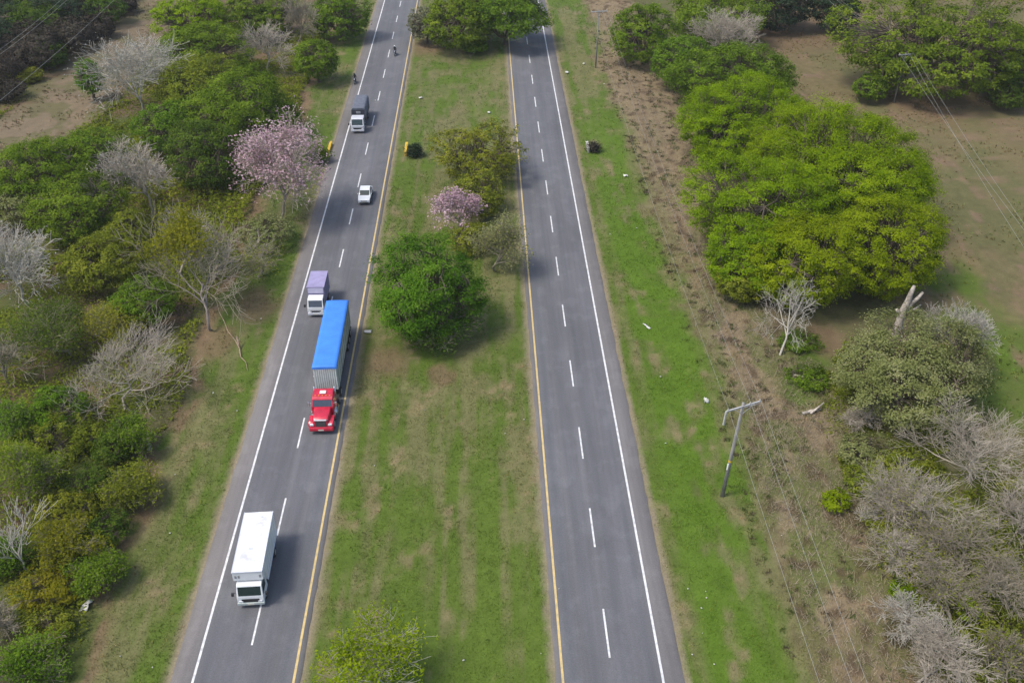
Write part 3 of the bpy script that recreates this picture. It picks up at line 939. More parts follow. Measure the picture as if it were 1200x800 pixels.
for i, (x, y, wd, H, lf, lb) in enumerate(bush):
    if i % 2:
        bare_tree('shrub', lb, x, y, wd * 1.1, H * 1.15, 'twig_brown', 400 + i, (10, 5, 5, 4), 'bushes along the left verge', leaf=lf, nleaf=6, lsize=.22, frac=.95, cat='shrub', trunk=.1, trop=.5, lrc=.25, leafname='foliage')
        continue
    broadleaf('shrub', lb, x, y, wd, H, lf, 400 + i, 'bushes along the left verge', cz=.45, cat='shrub', gaps=.3, cover=1.7, rcf=.17, lob=.55, leafm=.21, up=.6)
bare_tree('bare_tree', 'thin pale bare tree with an upright fork at the lower left edge', 22, 622, 38.4, 6.7, 'twig_pale', 61, (5, 4, 3, 3), G_L, base=(33, 670), zf=.6, trunk=.22, angle=.55, trop=.8, rmin=.02, r0=.10)
bare_tree('shrub', 'dry brown leafless shrub near the bottom left corner', 6, 715, 47.5, 2.7, 'twig_brown', 62, (9, 6, 5, 4), None, cat='shrub', trunk=.1, rmin=.014)

# ---- right of the road
G_R = 'trees along the right of the road'
broadleaf('tree', 'tall bright green tree at the top beside the far utility pole', 756, 32, 46, 11, 'vivid', 71, G_R)
broadleaf('tree', 'green tree at the top edge behind the pale bare tree on the right', 838, 12, 64, 10, 'green', 72, G_R)
broadleaf('tree', 'green tree between the tall bright tree and the pale bare tree', 800, 66, 46, 9, 'green', 73, G_R, cz=.44)
bare_tree('bare_tree', 'pinkish bare tree standing among the green trees at the top right', 856, 44, 50, 10, 'twig_grey', 74, (7, 4, 5, 5, 2), G_R, rmin=.03)
broadleaf('tree', 'dark green rounded tree just below the pinkish bare tree', 862, 84, 84, 9.5, 'green', 75, G_R, gaps=.06, cover=2.3, sy=.7)
lime = dict(cz=.50, layer=.5, up=.9, gaps=.05, lob=.28, rcf=.12, cover=2.5, leafm=.235)
broadleaf('tree', 'lime green tree at the near left of the dark rounded tree beside the dry strip', 866, 134, 84, 12, 'lime', 76, G_R, sy=.9, **lime)
broadleaf('tree', 'largest lime green spreading tree on the edge of the field', 1002, 190, 110, 14.5, 'lime', 77, G_R, sy=1.0, **lime)
broadleaf('tree', 'lime green spreading tree with bare limbs showing, beside the dry strip', 900, 228, 98, 12.5, 'lime', 78, G_R, sy=.9, bare=.16, **lime)
broadleaf('tree', 'darker lime tree at the lower right of the spreading group, above the dead trunk', 1035, 275, 82, 11.5, 'lime', 79, G_R, **lime)
broadleaf('tree', 'lime tree at the near end of the spreading group behind the small bare tree', 938, 290, 80, 10.5, 'lime', 80, G_R, **lime)
broadleaf('tree', 'lime tree in the middle of the spreading group, hidden between the larger crowns', 940, 172, 70, 12.5, 'lime', 801, G_R, **lime)
broadleaf('tree', 'small lime tree at the dry strip side of the spreading group', 880, 292, 56, 8.5, 'lime', 802, G_R, **lime)
broadleaf('shrub', 'low yellow green bush left of the small bare tree', 872, 328, 38, 4.2, 'yolive', 81, cz=.45, cat='shrub', gaps=.2)
bare_tree('bare_tree', 'small whitish bare tree at the edge of the dry strip', 926, 360, 42, 7, 'twig_pale', 82, (6, 4, 4, 4), G_R, base=(914, 416), zf=.62, trunk=.34, angle=.95, trop=.12, rmin=.014, r0=.13)
broadleaf('tree', 'dense olive green tree in front of the dead white trunk', 1070, 436, 98, 9.0, 'olive', 83, G_R, cz=.5, skirt=-.7, leafm=.24, gaps=.1, rcf=.15, layer=.6, lob=.3, zf=.5)
bare_tree('bare_tree', 'grey bare tree behind the right side of the dense olive tree', 1132, 395, 48, 7.5, 'twig_pale', 84, (7, 4, 5, 5, 2), G_R, rmin=.018)
broadleaf('tree', 'huge spreading green tree in the top right corner of the field', 1100, 48, 112, 15, 'green', 85, G_R, sy=.85, cz=.5, layer=.4, up=.9, gaps=.2, lob=.42, cover=2, leafm=.45)
broadleaf('tree', 'green tree at the right picture edge beside the huge spreading tree', 1190, 62, 62, 12, 'green', 86, G_R, layer=.4, gaps=.2, lob=.4)
broadleaf('shrub', 'green bush at the left foot of the huge spreading tree', 1022, 98, 26, 5, 'green', 87, cz=.45, cat='shrub')
broadleaf('shrub', 'dark green bush at the right foot of the huge spreading tree', 1185, 108, 26, 5, 'deep', 88, cz=.45, cat='shrub')
broadleaf('tree', 'dark tree at the top edge behind the far field pole', 912, -8, 48, 12, 'shade', 89, G_R)
broadleaf('tree', 'dark tree at the top edge between the far field pole and the huge tree', 985, -6, 40, 12, 'shade', 90, G_R)
bare = [(1152, 522, 70, 7.0, 'twig_grey', 91, 'pink grey bare tree right below the olive tree'), (1105, 580, 78, 5.5, 'twig_grey', 92, 'wide tangled bare tree in the middle of the lower right thicket'),
        (1190, 600, 62, 6.0, 'twig_grey', 93, 'bare tree at the right edge below the pink grey bare tree'), (1058, 650, 44, 3.0, 'twig_grey', 94, 'low bare thicket beside the dry strip on the lower right'),
        (1125, 650, 70, 4.5, 'twig_brown', 95, 'brown bare thicket at the lower right between the tangled tree and the green sprigs'), (1140, 785, 66, 3.6, 'twig_grey', 96, 'pale bare bush in the bottom right corner'),
        (1078, 715, 46, 2.6, 'twig_pale', 97, 'sparse pale bush above the bottom right corner'), (1190, 700, 58, 5.0, 'twig_brown', 98, 'brown bare tree at the right edge above the bottom right corner'),
        (1120, 705, 50, 3.0, 'twig_brown', 901, 'brown thicket tangled with the upright lime bush'), (1062, 592, 44, 3.0, 'twig_grey', 902, 'low grey thicket on the dry strip side of the tangled bare tree'),
        (1195, 770, 46, 3.6, 'twig_brown', 903, 'brown thicket in the right corner beside the pale bare bush'), (1025, 490, 30, 2.2, 'twig_grey', 904, 'small pinkish thicket at the left foot of the olive tree')]
for (x, y, wd, H, tw, sd_, lb) in bare:
    bare_tree('bare_tree' if H > 4 else 'shrub', lb, x, y, wd * 1.15, H * 1.1, tw, sd_, (9, 5, 5, 7), 'bare trees of the lower right thicket', trunk=.10, rmin=.014, trop=.2, r0=.15, cat='tree' if H > 4 else 'shrub',
              leaf='yolive' if sd_ in (92, 95, 94, 901, 902, 903) else None, nleaf=2, lsize=.2, frac=.22)
bare_tree('shrub', 'small leafless bush with drooping pale stems by the dry strip', 1022, 604, 20, 1.6, 'twig_pale', 99, (9, 5, 4), None, cat='shrub', trunk=.1, rmin=.018, angle=1.0)
small = [(980, 583, 22, 1.5, 'lime', 'bright yellow green bush alone on the dry strip'), (1137, 712, 17, 2.6, 'lime', 'upright lime green bush in the lower right thicket'), (1098, 742, 30, 1.7, 'vivid', 'low bright green bush in front of the bottom right bare bush'),
         (1190, 575, 24, 4, 'yolive', 'olive bush at the right edge inside the bare thicket'), (1012, 525, 36, 2.6, 'olive', 'olive bush at the near left foot of the dense olive tree'),
         (1065, 545, 46, 2.6, 'yolive', 'olive scrub below the dense olive tree'), (1160, 640, 44, 2.6, 'yolive', 'wide olive bush among the brown thickets'), (1175, 735, 40, 2.0, 'yolive', 'olive bush between the brown thickets at the bottom right'), (1020, 560, 34, 2.0, 'yolive', 'flat olive bush between the lime bush and the olive tree'), (1040, 612, 30, 1.4, 'yolive', 'low olive weeds bush right of the drooping pale bush'), (950, 440, 28, 1.4, 'green', 'low green bush between the small bare tree and the olive tree'),
         (1120, 640, 26, 2.0, 'yolive', 'yellowish olive bush under the tangled bare tree'), (938, 398, 26, 1.2, 'vivid', 'low green growth at the foot of the small bare tree'), (1060, 690, 20, 1.2, 'lime', 'small lime bush beside the brown bare thicket')]
for i, (x, y, wd, H, lf, lb) in enumerate(small):
    broadleaf('shrub', lb, x, y, wd, H, lf, 500 + i, 'bushes on the right', cz=.45, cat='shrub', gaps=.2, rcf=.2, lob=.4, leafm=.22, up=.5, cover=1.6)


# ------------------------------------------------------------------ built objects
class Sh:
    """collects bevelled boxes, prisms and cylinders into one bmesh"""

    def __init__(s):
        s.bm = bmesh.new()

    def _add(s, b, bev=0, seg=2):
        if bev:
            bmesh.ops.bevel(b, geom=b.edges[:], offset=bev, segments=seg, affect='EDGES', profile=.5, clamp_overlap=True)
        me = bpy.data.meshes.new('t')
        b.to_mesh(me)
        b.free()
        s.bm.from_mesh(me)
        bpy.data.meshes.remove(me)
        return s

    def box(s, x0, x1, y0, y1, z0, z1, bev=0.0, rot=None, seg=2):
        b = bmesh.new()
        bmesh.ops.create_cube(b, size=1)
        bmesh.ops.scale(b, vec=(x1 - x0, y1 - y0, z1 - z0), verts=b.verts)
        if rot is not None:
            bmesh.ops.rotate(b, cent=(0, 0, 0), matrix=rot, verts=b.verts)
        bmesh.ops.translate(b, vec=((x0 + x1) / 2, (y0 + y1) / 2, (z0 + z1) / 2), verts=b.verts)
        return s._add(b, bev, seg)

    def prism(s, prof, x0, x1, bev=0.0, taper=None, seg=2):
        """profile (y, z) swept across x; taper(z) gives a width factor"""
        b = bmesh.new()
        c = (x0 + x1) / 2
        vs_ = []
        for x in (x0, x1):
            vs_.append([b.verts.new((c + (x - c) * (taper(y, z) if taper else 1), y, z)) for y, z in prof])
        n = len(prof)
        b.faces.new(vs_[0][::-1])
        b.faces.new(vs_[1])
        for i in range(n):
            b.faces.new((vs_[0][i], vs_[0][(i + 1) % n], vs_[1][(i + 1) % n], vs_[1][i]))
        bmesh.ops.recalc_face_normals(b, faces=b.faces)
        return s._add(b, bev, seg)

    def cyl(s, p0, p1, r, seg=16, r2=None, bev=0):
        p0, p1 = Vector(p0), Vector(p1)
        b = bmesh.new()
        bmesh.ops.create_cone(b, cap_ends=True, segments=seg, radius1=r, radius2=r if r2 is None else r2, depth=(p1 - p0).length)
        bmesh.ops.transform(b, matrix=Matrix.Translation((p0 + p1) / 2) @ (p1 - p0).to_track_quat('Z', 'Y').to_matrix().to_4x4(), verts=b.verts)
        if bev:
            ed = [e for e in b.edges if len(e.link_faces) == 2 and e.calc_face_angle(0) > 1]
            bmesh.ops.bevel(b, geom=ed, offset=bev, segments=2, affect='EDGES', profile=.5)
        return s._add(b)

    def torus(s, c, r, t, seg=20):
        b = bmesh.new()
        rings = []
        for i in range(seg):
            a = 2 * math.pi * i / seg
            rings.append([b.verts.new((c[0] + t * .8 * math.cos(q), c[1] + math.cos(a) * (r + t * math.sin(q)), c[2] + math.sin(a) * (r + t * math.sin(q)))) for q in np.arange(6) * math.pi / 3])
        for i in range(seg):
            for j in range(6):
                b.faces.new((rings[i][j], rings[(i + 1) % seg][j], rings[(i + 1) % seg][(j + 1) % 6], rings[i][(j + 1) % 6]))
        bmesh.ops.recalc_face_normals(b, faces=b.faces)
        return s._add(b)

    def build(s, name, m, parent=None, smooth=False):
        me = bpy.data.meshes.new(name)
        s.bm.to_mesh(me)
        s.bm.free()
        if smooth:
            for p in me.polygons:
                p.use_smooth = True
        return link(name, me, m, parent)


M['white_paint'] = plain('white_paint', (0.78, 0.79, 0.79), 0.4, var=0.08, scale=1.2, coat=.3)
M['roof_white'] = plain('white_roof_paint', (0.80, 0.80, 0.80), 0.5, var=0.32, scale=1.3)
M['silver_paint'] = plain('silver_paint', (0.60, 0.62, 0.66), 0.35, var=0.1, scale=2, coat=.3)
M['red_paint'] = plain('red_paint', (0.55, 0.014, 0.045), 0.35, var=0.25, scale=2, coat=.5)
M['lilac'] = plain('lilac_tarp', (0.32, 0.29, 0.47), 0.7, var=0.15, scale=1.5)
M['lilac_pale'] = plain('pale_lilac_panel', (0.56, 0.53, 0.70), 0.6, var=0.1, scale=2)
M['lilac_side'] = plain('lilac_side_panel', (0.26, 0.24, 0.40), 0.6, var=0.15, scale=2)
M['blue_tarp'] = plain('blue_tarp', (0.05, 0.235, 0.78), 0.65, var=0.12, scale=1.1)
M['canvas'] = plain('grey_canvas', (0.125, 0.14, 0.172), 0.85, var=0.2, scale=2)
M['canvas_dark'] = plain('dark_canvas', (0.05, 0.055, 0.07), 0.85, var=0.25, scale=2)
M['glass'] = plain('tinted_glass', (0.012, 0.030, 0.027), 0.06, var=0.1, spec=.8)
M['glass_blue'] = plain('tinted_blue_glass', (0.05, 0.06, 0.085), 0.08, var=0.1, spec=.8)
M['black'] = plain('black_plastic', (0.022, 0.023, 0.025), 0.6, var=0.2)
M['rubber'] = plain('tyre_rubber', (0.022, 0.021, 0.021), 0.9, var=0.25, scale=6)
M['chassis'] = plain('dark_chassis', (0.045, 0.043, 0.042), 0.7, var=0.3)
M['chrome'] = plain('bright_metal', (0.62, 0.62, 0.62), 0.25, metal=1.0, var=0.15)
M['rim'] = plain('rim_metal', (0.42, 0.42, 0.43), 0.45, metal=.6, var=0.25)
M['lamp'] = plain('headlamp_glass', (0.72, 0.73, 0.74), 0.15, var=0.05)
M['amber'] = plain('amber_lens', (0.7, 0.25, 0.02), 0.3, var=.05)
M['greengrey'] = plain('grey_green_bumper', (0.42, 0.47, 0.45), 0.5, var=0.15)
M['plate'] = plain('plate_paint', (0.62, 0.60, 0.50), 0.5, var=.1)
M['yellow_wall'] = plain('yellow_painted_concrete', (0.62, 0.40, 0.035), 0.8, var=0.25, scale=2)
M['pale_wall'] = plain('weathered_white_concrete', (0.52, 0.50, 0.45), 0.85, var=0.3, scale=2)
M['pole_wood'] = plain('weathered_concrete_pole', (0.25, 0.24, 0.225), 0.85, var=0.25, scale=1.5)
M['pole_grey'] = plain('grey_crossarm', (0.46, 0.46, 0.44), 0.7, var=0.2)
M['wire'] = plain('cable', (0.30, 0.30, 0.27), 0.6, var=0.1)
M['porcelain'] = plain('insulator', (0.5, 0.47, 0.42), 0.3, var=.1)
M['litter'] = plain('white_plastic', (0.62, 0.61, 0.57), 0.6, var=.15, scale=8)
M['skin'] = plain('skin', (0.30, 0.17, 0.11), 0.6, var=.05)
M['dark_cloth'] = plain('dark_cloth', (0.03, 0.032, 0.04), 0.9, var=.3)
M['jacket'] = plain('charcoal_jacket', (0.05, 0.052, 0.06), 0.9, var=.2)
M['helmet'] = plain('white_helmet', (0.8, 0.8, 0.8), 0.3, var=.05)
M['helmet_dark'] = plain('black_helmet', (0.03, 0.03, 0.035), 0.3, var=.05)


def ribbed(name, col, col2, axis_i, pitch):
    """corrugated sheet: one base colour with slight random unevenness"""
    m = plain(name, col, .55, var=.22, scale=2)
    return m


M['ribs'] = ribbed('grey_corrugated_steel', (0.46, 0.49, 0.46), None, 0, 0)
M['rib_pale'] = plain('pale_corrugated_rib', (0.74, 0.76, 0.72), .55, var=.15, scale=2)

GZ = ROAD_Z + .006


def wheel(parent, x, y, r, wd, side):
    t = Sh().cyl((x - wd / 2, y, r), (x + wd / 2, y, r), r, 24, bev=.035).build('wheel', M['rubber'], parent)
    xo = x + side * wd / 2
    Sh().cyl((xo - side * .02, y, r), (xo + side * .012, y, r), r * .58, 18).cyl((xo, y, r), (xo + side * .035, y, r), r * .2, 10).build('rim', M['rim'], t)
    return t


def mirror(parent, x, y, z, side, m='black', sz=(.10, .09, .30)):
    Sh().box(x + side * .16, x + side * (.16 + sz[0] * 2), y - sz[1], y + sz[1], z - sz[2] / 2, z + sz[2] / 2, .02).cyl((x, y + .05, z + .12), (x + side * .2, y, z + .10), .018, 8).build('mirror', M[m], parent)


def panel_on(prof0, prof1, x0, x1, thick=.014, proud=.006, inset=(0, 0)):
    """thin glazing lying on the sloping face from (y,z) prof0 to prof1, facing -y/+z"""
    (ya, za), (yb, zb) = prof0, prof1
    d = Vector((0, yb - ya, zb - za)).normalized()
    n = Vector((0, -d.z, d.y))
    if n.y > 0:
        n = -n
    a, b = Vector((0, ya, za)) + d * inset[0], Vector((0, yb, zb)) - d * inset[1]
    q = [a + n * proud, b + n * proud, b + n * (proud - thick), a + n * (proud - thick)]
    return [(v.y, v.z) for v in q]


def cabover(root, w_, L, z0, belt, zr, paint, glass, rake=.30, bumper='white_paint', grille_z=(.62, .95), axle=1.0, wr=.42, deflect=None):
    """box-like truck cab with its front at y=0, the back at y=L"""
    fr = [(.05, z0), (0, z0 + .25), (.02, belt), (rake, zr - .10), (rake + .14, zr), (L, zr - .02), (L, z0)]
    Sh().prism(fr, -w_ / 2, w_ / 2, .045, taper=lambda y, z: 1 - .07 * max(0, z - belt) / (zr - belt)).build('cab', paint, root)
    ww = w_ * .93
    Sh().prism(panel_on((.02, belt), (rake, zr - .10), 0, 0, proud=.012, inset=(.10, .07)), -ww / 2 + .09, ww / 2 - .09).build('windshield', glass, root)
    for s in (-1, 1):
        xa = s * (w_ / 2 * .985)
        pr = [(.18, belt + .06), (rake + .12, zr - .18), (L * .70, zr - .18), (L * .70, belt + .06)]
        Sh().prism(pr, xa - .012, xa + .012, taper=None).build('side_window', glass, root)
        mirror(root, s * w_ / 2, .12, belt + .25, s)
        Sh().box(s * (w_ / 2 - .30) - .17, s * (w_ / 2 - .30) + .17, -.045, .05, z0 + .10, z0 + .27, .03).build('headlight', M['lamp'], root)
    Sh().box(-w_ * .33, w_ * .33, -.028, .04, grille_z[0], grille_z[1], .02).build('grille', M['black'], root)
    Sh().box(-w_ / 2 - .01, w_ / 2 + .01, -.10, .14, z0 - .18, z0 + .08, .04).build('bumper', M[bumper], root)
    Sh().box(-.25, .25, -.118, -.09, z0 - .12, z0 + .02).build('plate', M['plate'], root)
    Sh().cyl((-w_ * .32, .10, belt + .07), (-.02, .14, belt + .12), .012, 6).cyl((.08, .10, belt + .07), (w_ * .36, .14, belt + .12), .012, 6).build('wiper', M['black'], root)
    for s in (-1, 1):
        wheel(root, s * (w_ / 2 - .14), axle, wr, .26, s)


# ---- white box truck -------------------------------------------------------------
def white_box_truck():
    p = at(290, 703, 1.0)
    root = empty('box_truck', (-18.80, 48.1, GZ), 'white box truck nearest the camera with a plain white roof', 'truck', rz=R(2.4))
    W, y0, y1, zt = 2.28, .62, 6.95, 3.36
    cabover(root, 2.06, 1.75, .55, 1.22, 2.24, M['white_paint'], M['glass'], rake=.30, bumper='greengrey', grille_z=(.66, 1.0), axle=.95, wr=.42)
    pr = [(y0, 2.44), (y0, zt), (y1, zt), (y1, 1.02), (1.86, 1.02), (1.86, 2.36)]
    b = Sh().prism(pr, -W / 2, W / 2, .025).build('cargo_box', M['white_paint'], root)
    Sh().box(-W / 2 + .03, W / 2 - .03, y0 + .05, y1 - .05, zt - .01, zt + .016, .008).build('roof', M['roof_white'], b)
    tr = Sh()
    for x in (-W / 2, W / 2):
        tr.box(x - .035, x + .035, y0 - .012, y1 + .012, zt - .09, zt + .03, .012)
        tr.box(x - .03, x + .03, 1.8, y1, 1.0, 1.12, .01)
    tr.box(-W / 2, W / 2, y0 - .02, y0 + .04, zt - .09, zt + .031, .01)
    for k in range(8):
        y = 2.2 + k * .66
        for s in (-1, 1):
            tr.box(s * (W / 2 + .004) - .012, s * (W / 2 + .004) + .012, y - .02, y + .02, 1.15, zt - .10)
    tr.build('edge_rail', M['silver_paint'], b)
    for x in (-.93, -.68, .93):
        Sh().box(x - .07, x + .07, y0 - .022, y0 + .01, 2.72, 3.02, .01).build('front_vent', M['rim'], b)
    for k, (x, y, a) in enumerate(((-.05, 3.0, .2), (.25, 6.4, .1))):
        Sh().box(x - .18, x + .18, y - .12, y + .12, zt, zt + .05, .015).build('roof_hatch', M['silver_paint'], b)
    ch = Sh()
    for s in (-1, 1):
        ch.box(s * .42 - .05, s * .42 + .05, 1.0, 6.8, .72, .96)
    for y in (2.4, 3.6, 4.8, 6.0):
        ch.box(-1.0, 1.0, y - .04, y + .04, .93, 1.0)
    ch.box(-1.0, -.5, 2.4, 3.4, .45, .88, .05)
    ch.build('chassis', M['chassis'], root)
    Sh().box(-1.08, 1.08, 6.80, 6.92, .55, .72, .02).build('rear_bumper', M['chassis'], root)
    for s in (-1, 1):
        wheel(root, s * .94, 5.2, .42, .42, s)
    return root


# ---- red tractor with the blue topped trailer --------------------------------------
def red_truck():
    p = at(376, 497, 1.0)
    root = empty('tractor_unit', (-16.13, 68.48, GZ), 'red tractor unit with a sloping bonnet pulling the blue topped trailer', 'truck')
    red = M['red_paint']
    # bonnet, cab
    bon = [(.10, .75), (.02, 1.05), (.12, 1.56), (.45, 1.72), (1.95, 1.86), (1.95, .85)]
    Sh().prism(bon, -.98, .98, .10, taper=lambda y, z: (.70 + .16 * min(1, y / 1.9)) if z > 1.2 else .82, seg=3).build('bonnet', red, root, True)
    for s in (-1, 1):
        fe = [(.02, .70), (.04, 1.12), (.30, 1.30), (1.2, 1.30), (1.62, .95), (1.62, .62), (1.45, .62), (1.32, .95), (1.05, 1.12), (.65, 1.12), (.42, .92), (.36, .62)]
        Sh().prism(fe, s * .62, s * 1.19, .05).build('fender', red, root, True)
    cabp = [(1.75, .85), (1.75, 1.84), (2.14, 2.44), (2.5, 2.60), (3.25, 2.68), (3.7, 2.62), (3.7, .85)]
    cab = Sh().prism(cabp, -1.06, 1.06, .07, taper=lambda y, z: 1 - .10 * max(0, z - 1.9), seg=3).build('cab', red, root)
    Sh().prism(panel_on((1.75, 1.84), (2.14, 2.44), 0, 0, proud=.014, inset=(.05, .04)), -.90, .90).build('windshield', M['glass_blue'], root)
    Sh().box(-.96, .96, 2.10, 2.24, 2.43, 2.50, .03, rot=Matrix.Rotation(R(18), 3, 'X')).build('sun_visor', red, cab)
    for s in (-1, 1):
        Sh().prism([(2.02, 1.92), (2.25, 2.38), (2.95, 2.38), (2.95, 1.92)], s * 1.018 - .02, s * 1.018 + .02).build('side_window', M['glass_blue'], root)
        mirror(root, s * 1.05, 1.95, 2.05, s, 'chrome', (.09, .07, .5))
        Sh().box(s * .86 - .19, s * .86 + .19, -.03, .22, .95, 1.18, .06).build('headlight', M['lamp'], root)
        Sh().cyl((s * 1.0, 2.05, .72), (s * 1.0, 3.4, .72), .33, 18, bev=.04).build('fuel_tank', M['chrome'], root, True)
        Sh().box(s * 1.02 - .14, s * 1.02 + .14, 1.72, 2.0, .5, .9, .03).build('step', M['chrome'], root)
        Sh().cyl((s * .98, 3.82, .9), (s * .98, 3.82, 2.75), .075, 12).cyl((s * .98, 3.82, 1.5), (s * .98, 3.82, 2.4), .10, 12).build('exhaust_stack', M['chrome'], root, True)
        wheel(root, s * 1.02, .85, .50, .28, s)
        for y in (4.6, 5.85):
            wheel(root, s * .93, y, .50, .56, s)
    g = Sh().prism(panel_on((-.02, .86), (.10, 1.50), 0, 0, thick=.05, proud=.02), -.52, .52, .01).build('grille', M['black'], root)
    gb = Sh()
    for k in range(5):
        z = .93 + k * .125
        gb.box(-.5, .5, -.045 + (z - .86) * .155, -.02 + (z - .86) * .155, z - .012, z + .012)
    gb.build('grille_bar', M['chrome'], g)
    Sh().box(-.60, .60, -.01, .16, 1.54, 1.66, .03, rot=Matrix.Rotation(R(20), 3, 'X')).build('chrome_band', M['chrome'], root)
    Sh().prism([(-.16, .42), (-.20, .62), (-.12, .86), (.18, .86), (.18, .42)], -1.2, 1.2, .05, taper=lambda y, z: .93 if y < 0 else 1.0).build('bumper', red, root)
    Sh().box(-.26, .26, -.215, -.185, .54, .68).build('plate', M['plate'], root)
    roofl = Sh()
    for x in (-.7, -.35, 0, .35, .7):
        roofl.box(x - .06, x + .06, 2.5, 2.62, 2.60, 2.67, .02)
    roofl.build('marker_light', M['amber'], cab)
    Sh().box(-.30, .30, 2.75, 3.2, 2.66, 2.76, .04).build('roof_unit', M['white_paint'], cab)
    ch = Sh()
    for s in (-1, 1):
        ch.box(s * .42 - .06, s * .42 + .06, .6, 6.6, .72, 1.0)
    ch.box(-.5, .5, 4.6, 5.8, 1.0, 1.12, .03)
    ch.box(-.8, .8, 3.75, 4.0, .9, 1.7)
    for y in (.85, 4.6, 5.85):
        ch.cyl((-.9, y, .5), (.9, y, .5), .08, 10)
    ch.build('chassis', M['chassis'], root)

    # trailer
    p = at(380, 445, 2.8)
    tr = empty('semi_trailer', (-16.17, 73.72, GZ), 'grey ribbed semi trailer under a bright blue tarp behind the red tractor', 'trailer', rz=R(.7))
    W, L, zb, zt = 2.30, 11.9, 1.22, 3.98
    body = Sh().box(-W / 2 + .03, W / 2 - .03, .05, L - .05, zb, zt, .01).build('cargo_body', M['ribs'], tr)
    f = Sh()
    for k in range(11):                                # front ribs
        x = -W / 2 + .11 + k * (W - .22) / 10
        f.box(x - .062, x + .062, -.03, .08, zb + .02, zt - .02, .015)
    f.build('front_rib', M['rib_pale'], body)
    for s in (-1, 1):
        f = Sh().box(s * W / 2 - .022, s * W / 2 + .012, .2, L - .2, zb + .04, zt - .02)
        for k in range(38):
            y = .3 + k * (L - .6) / 37
            f.box(s * W / 2 - .035, s * W / 2 + .035, y - .07, y + .07, zb + .05, zt - .03, .015)
        f.build('side_sheet', M['ribs'], body)
    # tarp: a sagging sheet with a rolled lip all round
    nx_, ny_ = 9, 45
    xs, ys = np.linspace(-W / 2 - .05, W / 2 + .05, nx_), np.linspace(-.05, L + .05, ny_)
    Xg, Yg = np.meshgrid(xs, ys)
    bow = .05 * np.cos(Xg / W * 3.0) + .022 * np.abs(np.sin(Yg * math.pi / 1.3)) + (fbm(Xg * 2 + 9, Yg * 1.2, 5, 2) - .5) * .03
    Zg = zt + .03 + bow
    lip = [(-W / 2 - .06, W / 2 + .06)]
    ring = []
    V = [tuple(v) for v in np.stack([Xg.ravel(), Yg.ravel(), Zg.ravel()], 1)]
    i = (np.arange(ny_ - 1)[:, None] * nx_ + np.arange(nx_ - 1)[None]).ravel()
    Fq = [tuple(q) for q in np.stack([i, i + 1, i + nx_ + 1, i + nx_], 1)]
    edge = [k for k in range(nx_)] + [r * nx_ + nx_ - 1 for r in range(1, ny_)] + [(ny_ - 1) * nx_ + k for k in range(nx_ - 2, -1, -1)] + [r * nx_ for r in range(ny_ - 2, 0, -1)]
    b0 = len(V)
    for k in edge:
        x, y, z = V[k]
        V.append((x * 1.012, y + (-.015 if y < 0 else .015 if y > L else 0), zt - .17 + .02 * math.sin(y * 5 + x * 4)))
    n = len(edge)
    for k in range(n):
        Fq.append((edge[k], b0 + k, b0 + (k + 1) % n, edge[(k + 1) % n]))
    me = bpy.data.meshes.new('tarp')
    me.from_pydata(V, [], Fq)
    for q in me.polygons[:len(i)]:
        q.use_smooth = True
    link('tarp', me, M['blue_tarp'], tr)
    st = Sh()
    for k in range(9):                                 # tie straps and tool boxes along the side
        y = .7 + k * 1.28
        for s in (-1, 1):
            st.box(s * (W / 2 + .04) - .008, s * (W / 2 + .04) + .008, y - .025, y + .025, zb, zt - .1)
    st.build('tie_strap', M['canvas_dark'], tr)
    ch = Sh()
    for s in (-1, 1):
        ch.box(s * .48 - .07, s * .48 + .07, .4, L - .1, .92, 1.2)
        ch.box(s * .7 - .06, s * .7 + .06, 2.9, 3.05, .25, 1.1)
        ch.box(s * 1.05 - .03, s * 1.05 + .03, 3.5, 7.0, .55, .95)
    ch.box(-1.15, 1.15, L - .25, L - .1, .55, .7)
    ch.build('chassis', M['chassis'], tr)
    for s in (-1, 1):
        for y in (8.3, 9.55, 10.8):
            wheel(tr, s * .90, y, .48, .56, s)
    Sh().box(-W / 2 + .1, -W / 2 + .3, L - .04, L + .012, .95, 1.1).build('tail_light', M['red_paint'], tr)
    Sh().box(W / 2 - .3, W / 2 - .1, L - .04, L + .012, .95, 1.1).build('tail_light', M['red_paint'], tr)


# ---- lilac truck -------------------------------------------------------------------
def lilac_truck():
    p = at(370.5, 362, 1.0)
    root = empty('light_truck', (-19.42, 88.5, GZ), 'small truck with a lilac covered box and white cab just behind the blue trailer', 'truck')
    cabover(root, 1.82, 1.36, .5, 1.2, 2.16, M['white_paint'], M['glass_blue'], rake=.36, bumper='silver_paint', grille_z=(.66, .86), axle=.9, wr=.38)
    W, y0, y1, zt = 1.94, 1.44, 4.9, 3.05
    b = Sh().box(-W / 2, W / 2, y0, y1, .95, zt, .03).build('cargo_box', M['lilac_side'], root)
    Sh().box(-W / 2 - .02, W / 2 + .02, y0 - .03, y1 + .02, zt - .02, zt + .05, .02).build('roof', M['lilac'], b)
    Sh().box(-W / 2 + .1, W / 2 - .1, y0 - .05, y0 + .02, 2.28, zt - .10, .02).build('front_panel', M['lilac_pale'], b)
    rb = Sh()
    for k in range(7):
        for s in (-1, 1):
            y = y0 + .2 + k * .5
            rb.box(s * W / 2 - .02, s * W / 2 + .02, y - .03, y + .03, 1.0, zt - .05)
    rb.build('side_post', M['lilac'], b)
    ch = Sh()
    for s in (-1, 1):
        ch.box(s * .4 - .05, s * .4 + .05, .8, 4.8, .62, .92)
    ch.build('chassis', M['chassis'], root)
    for s in (-1, 1):
        wheel(root, s * .78, 3.7, .38, .36, s)


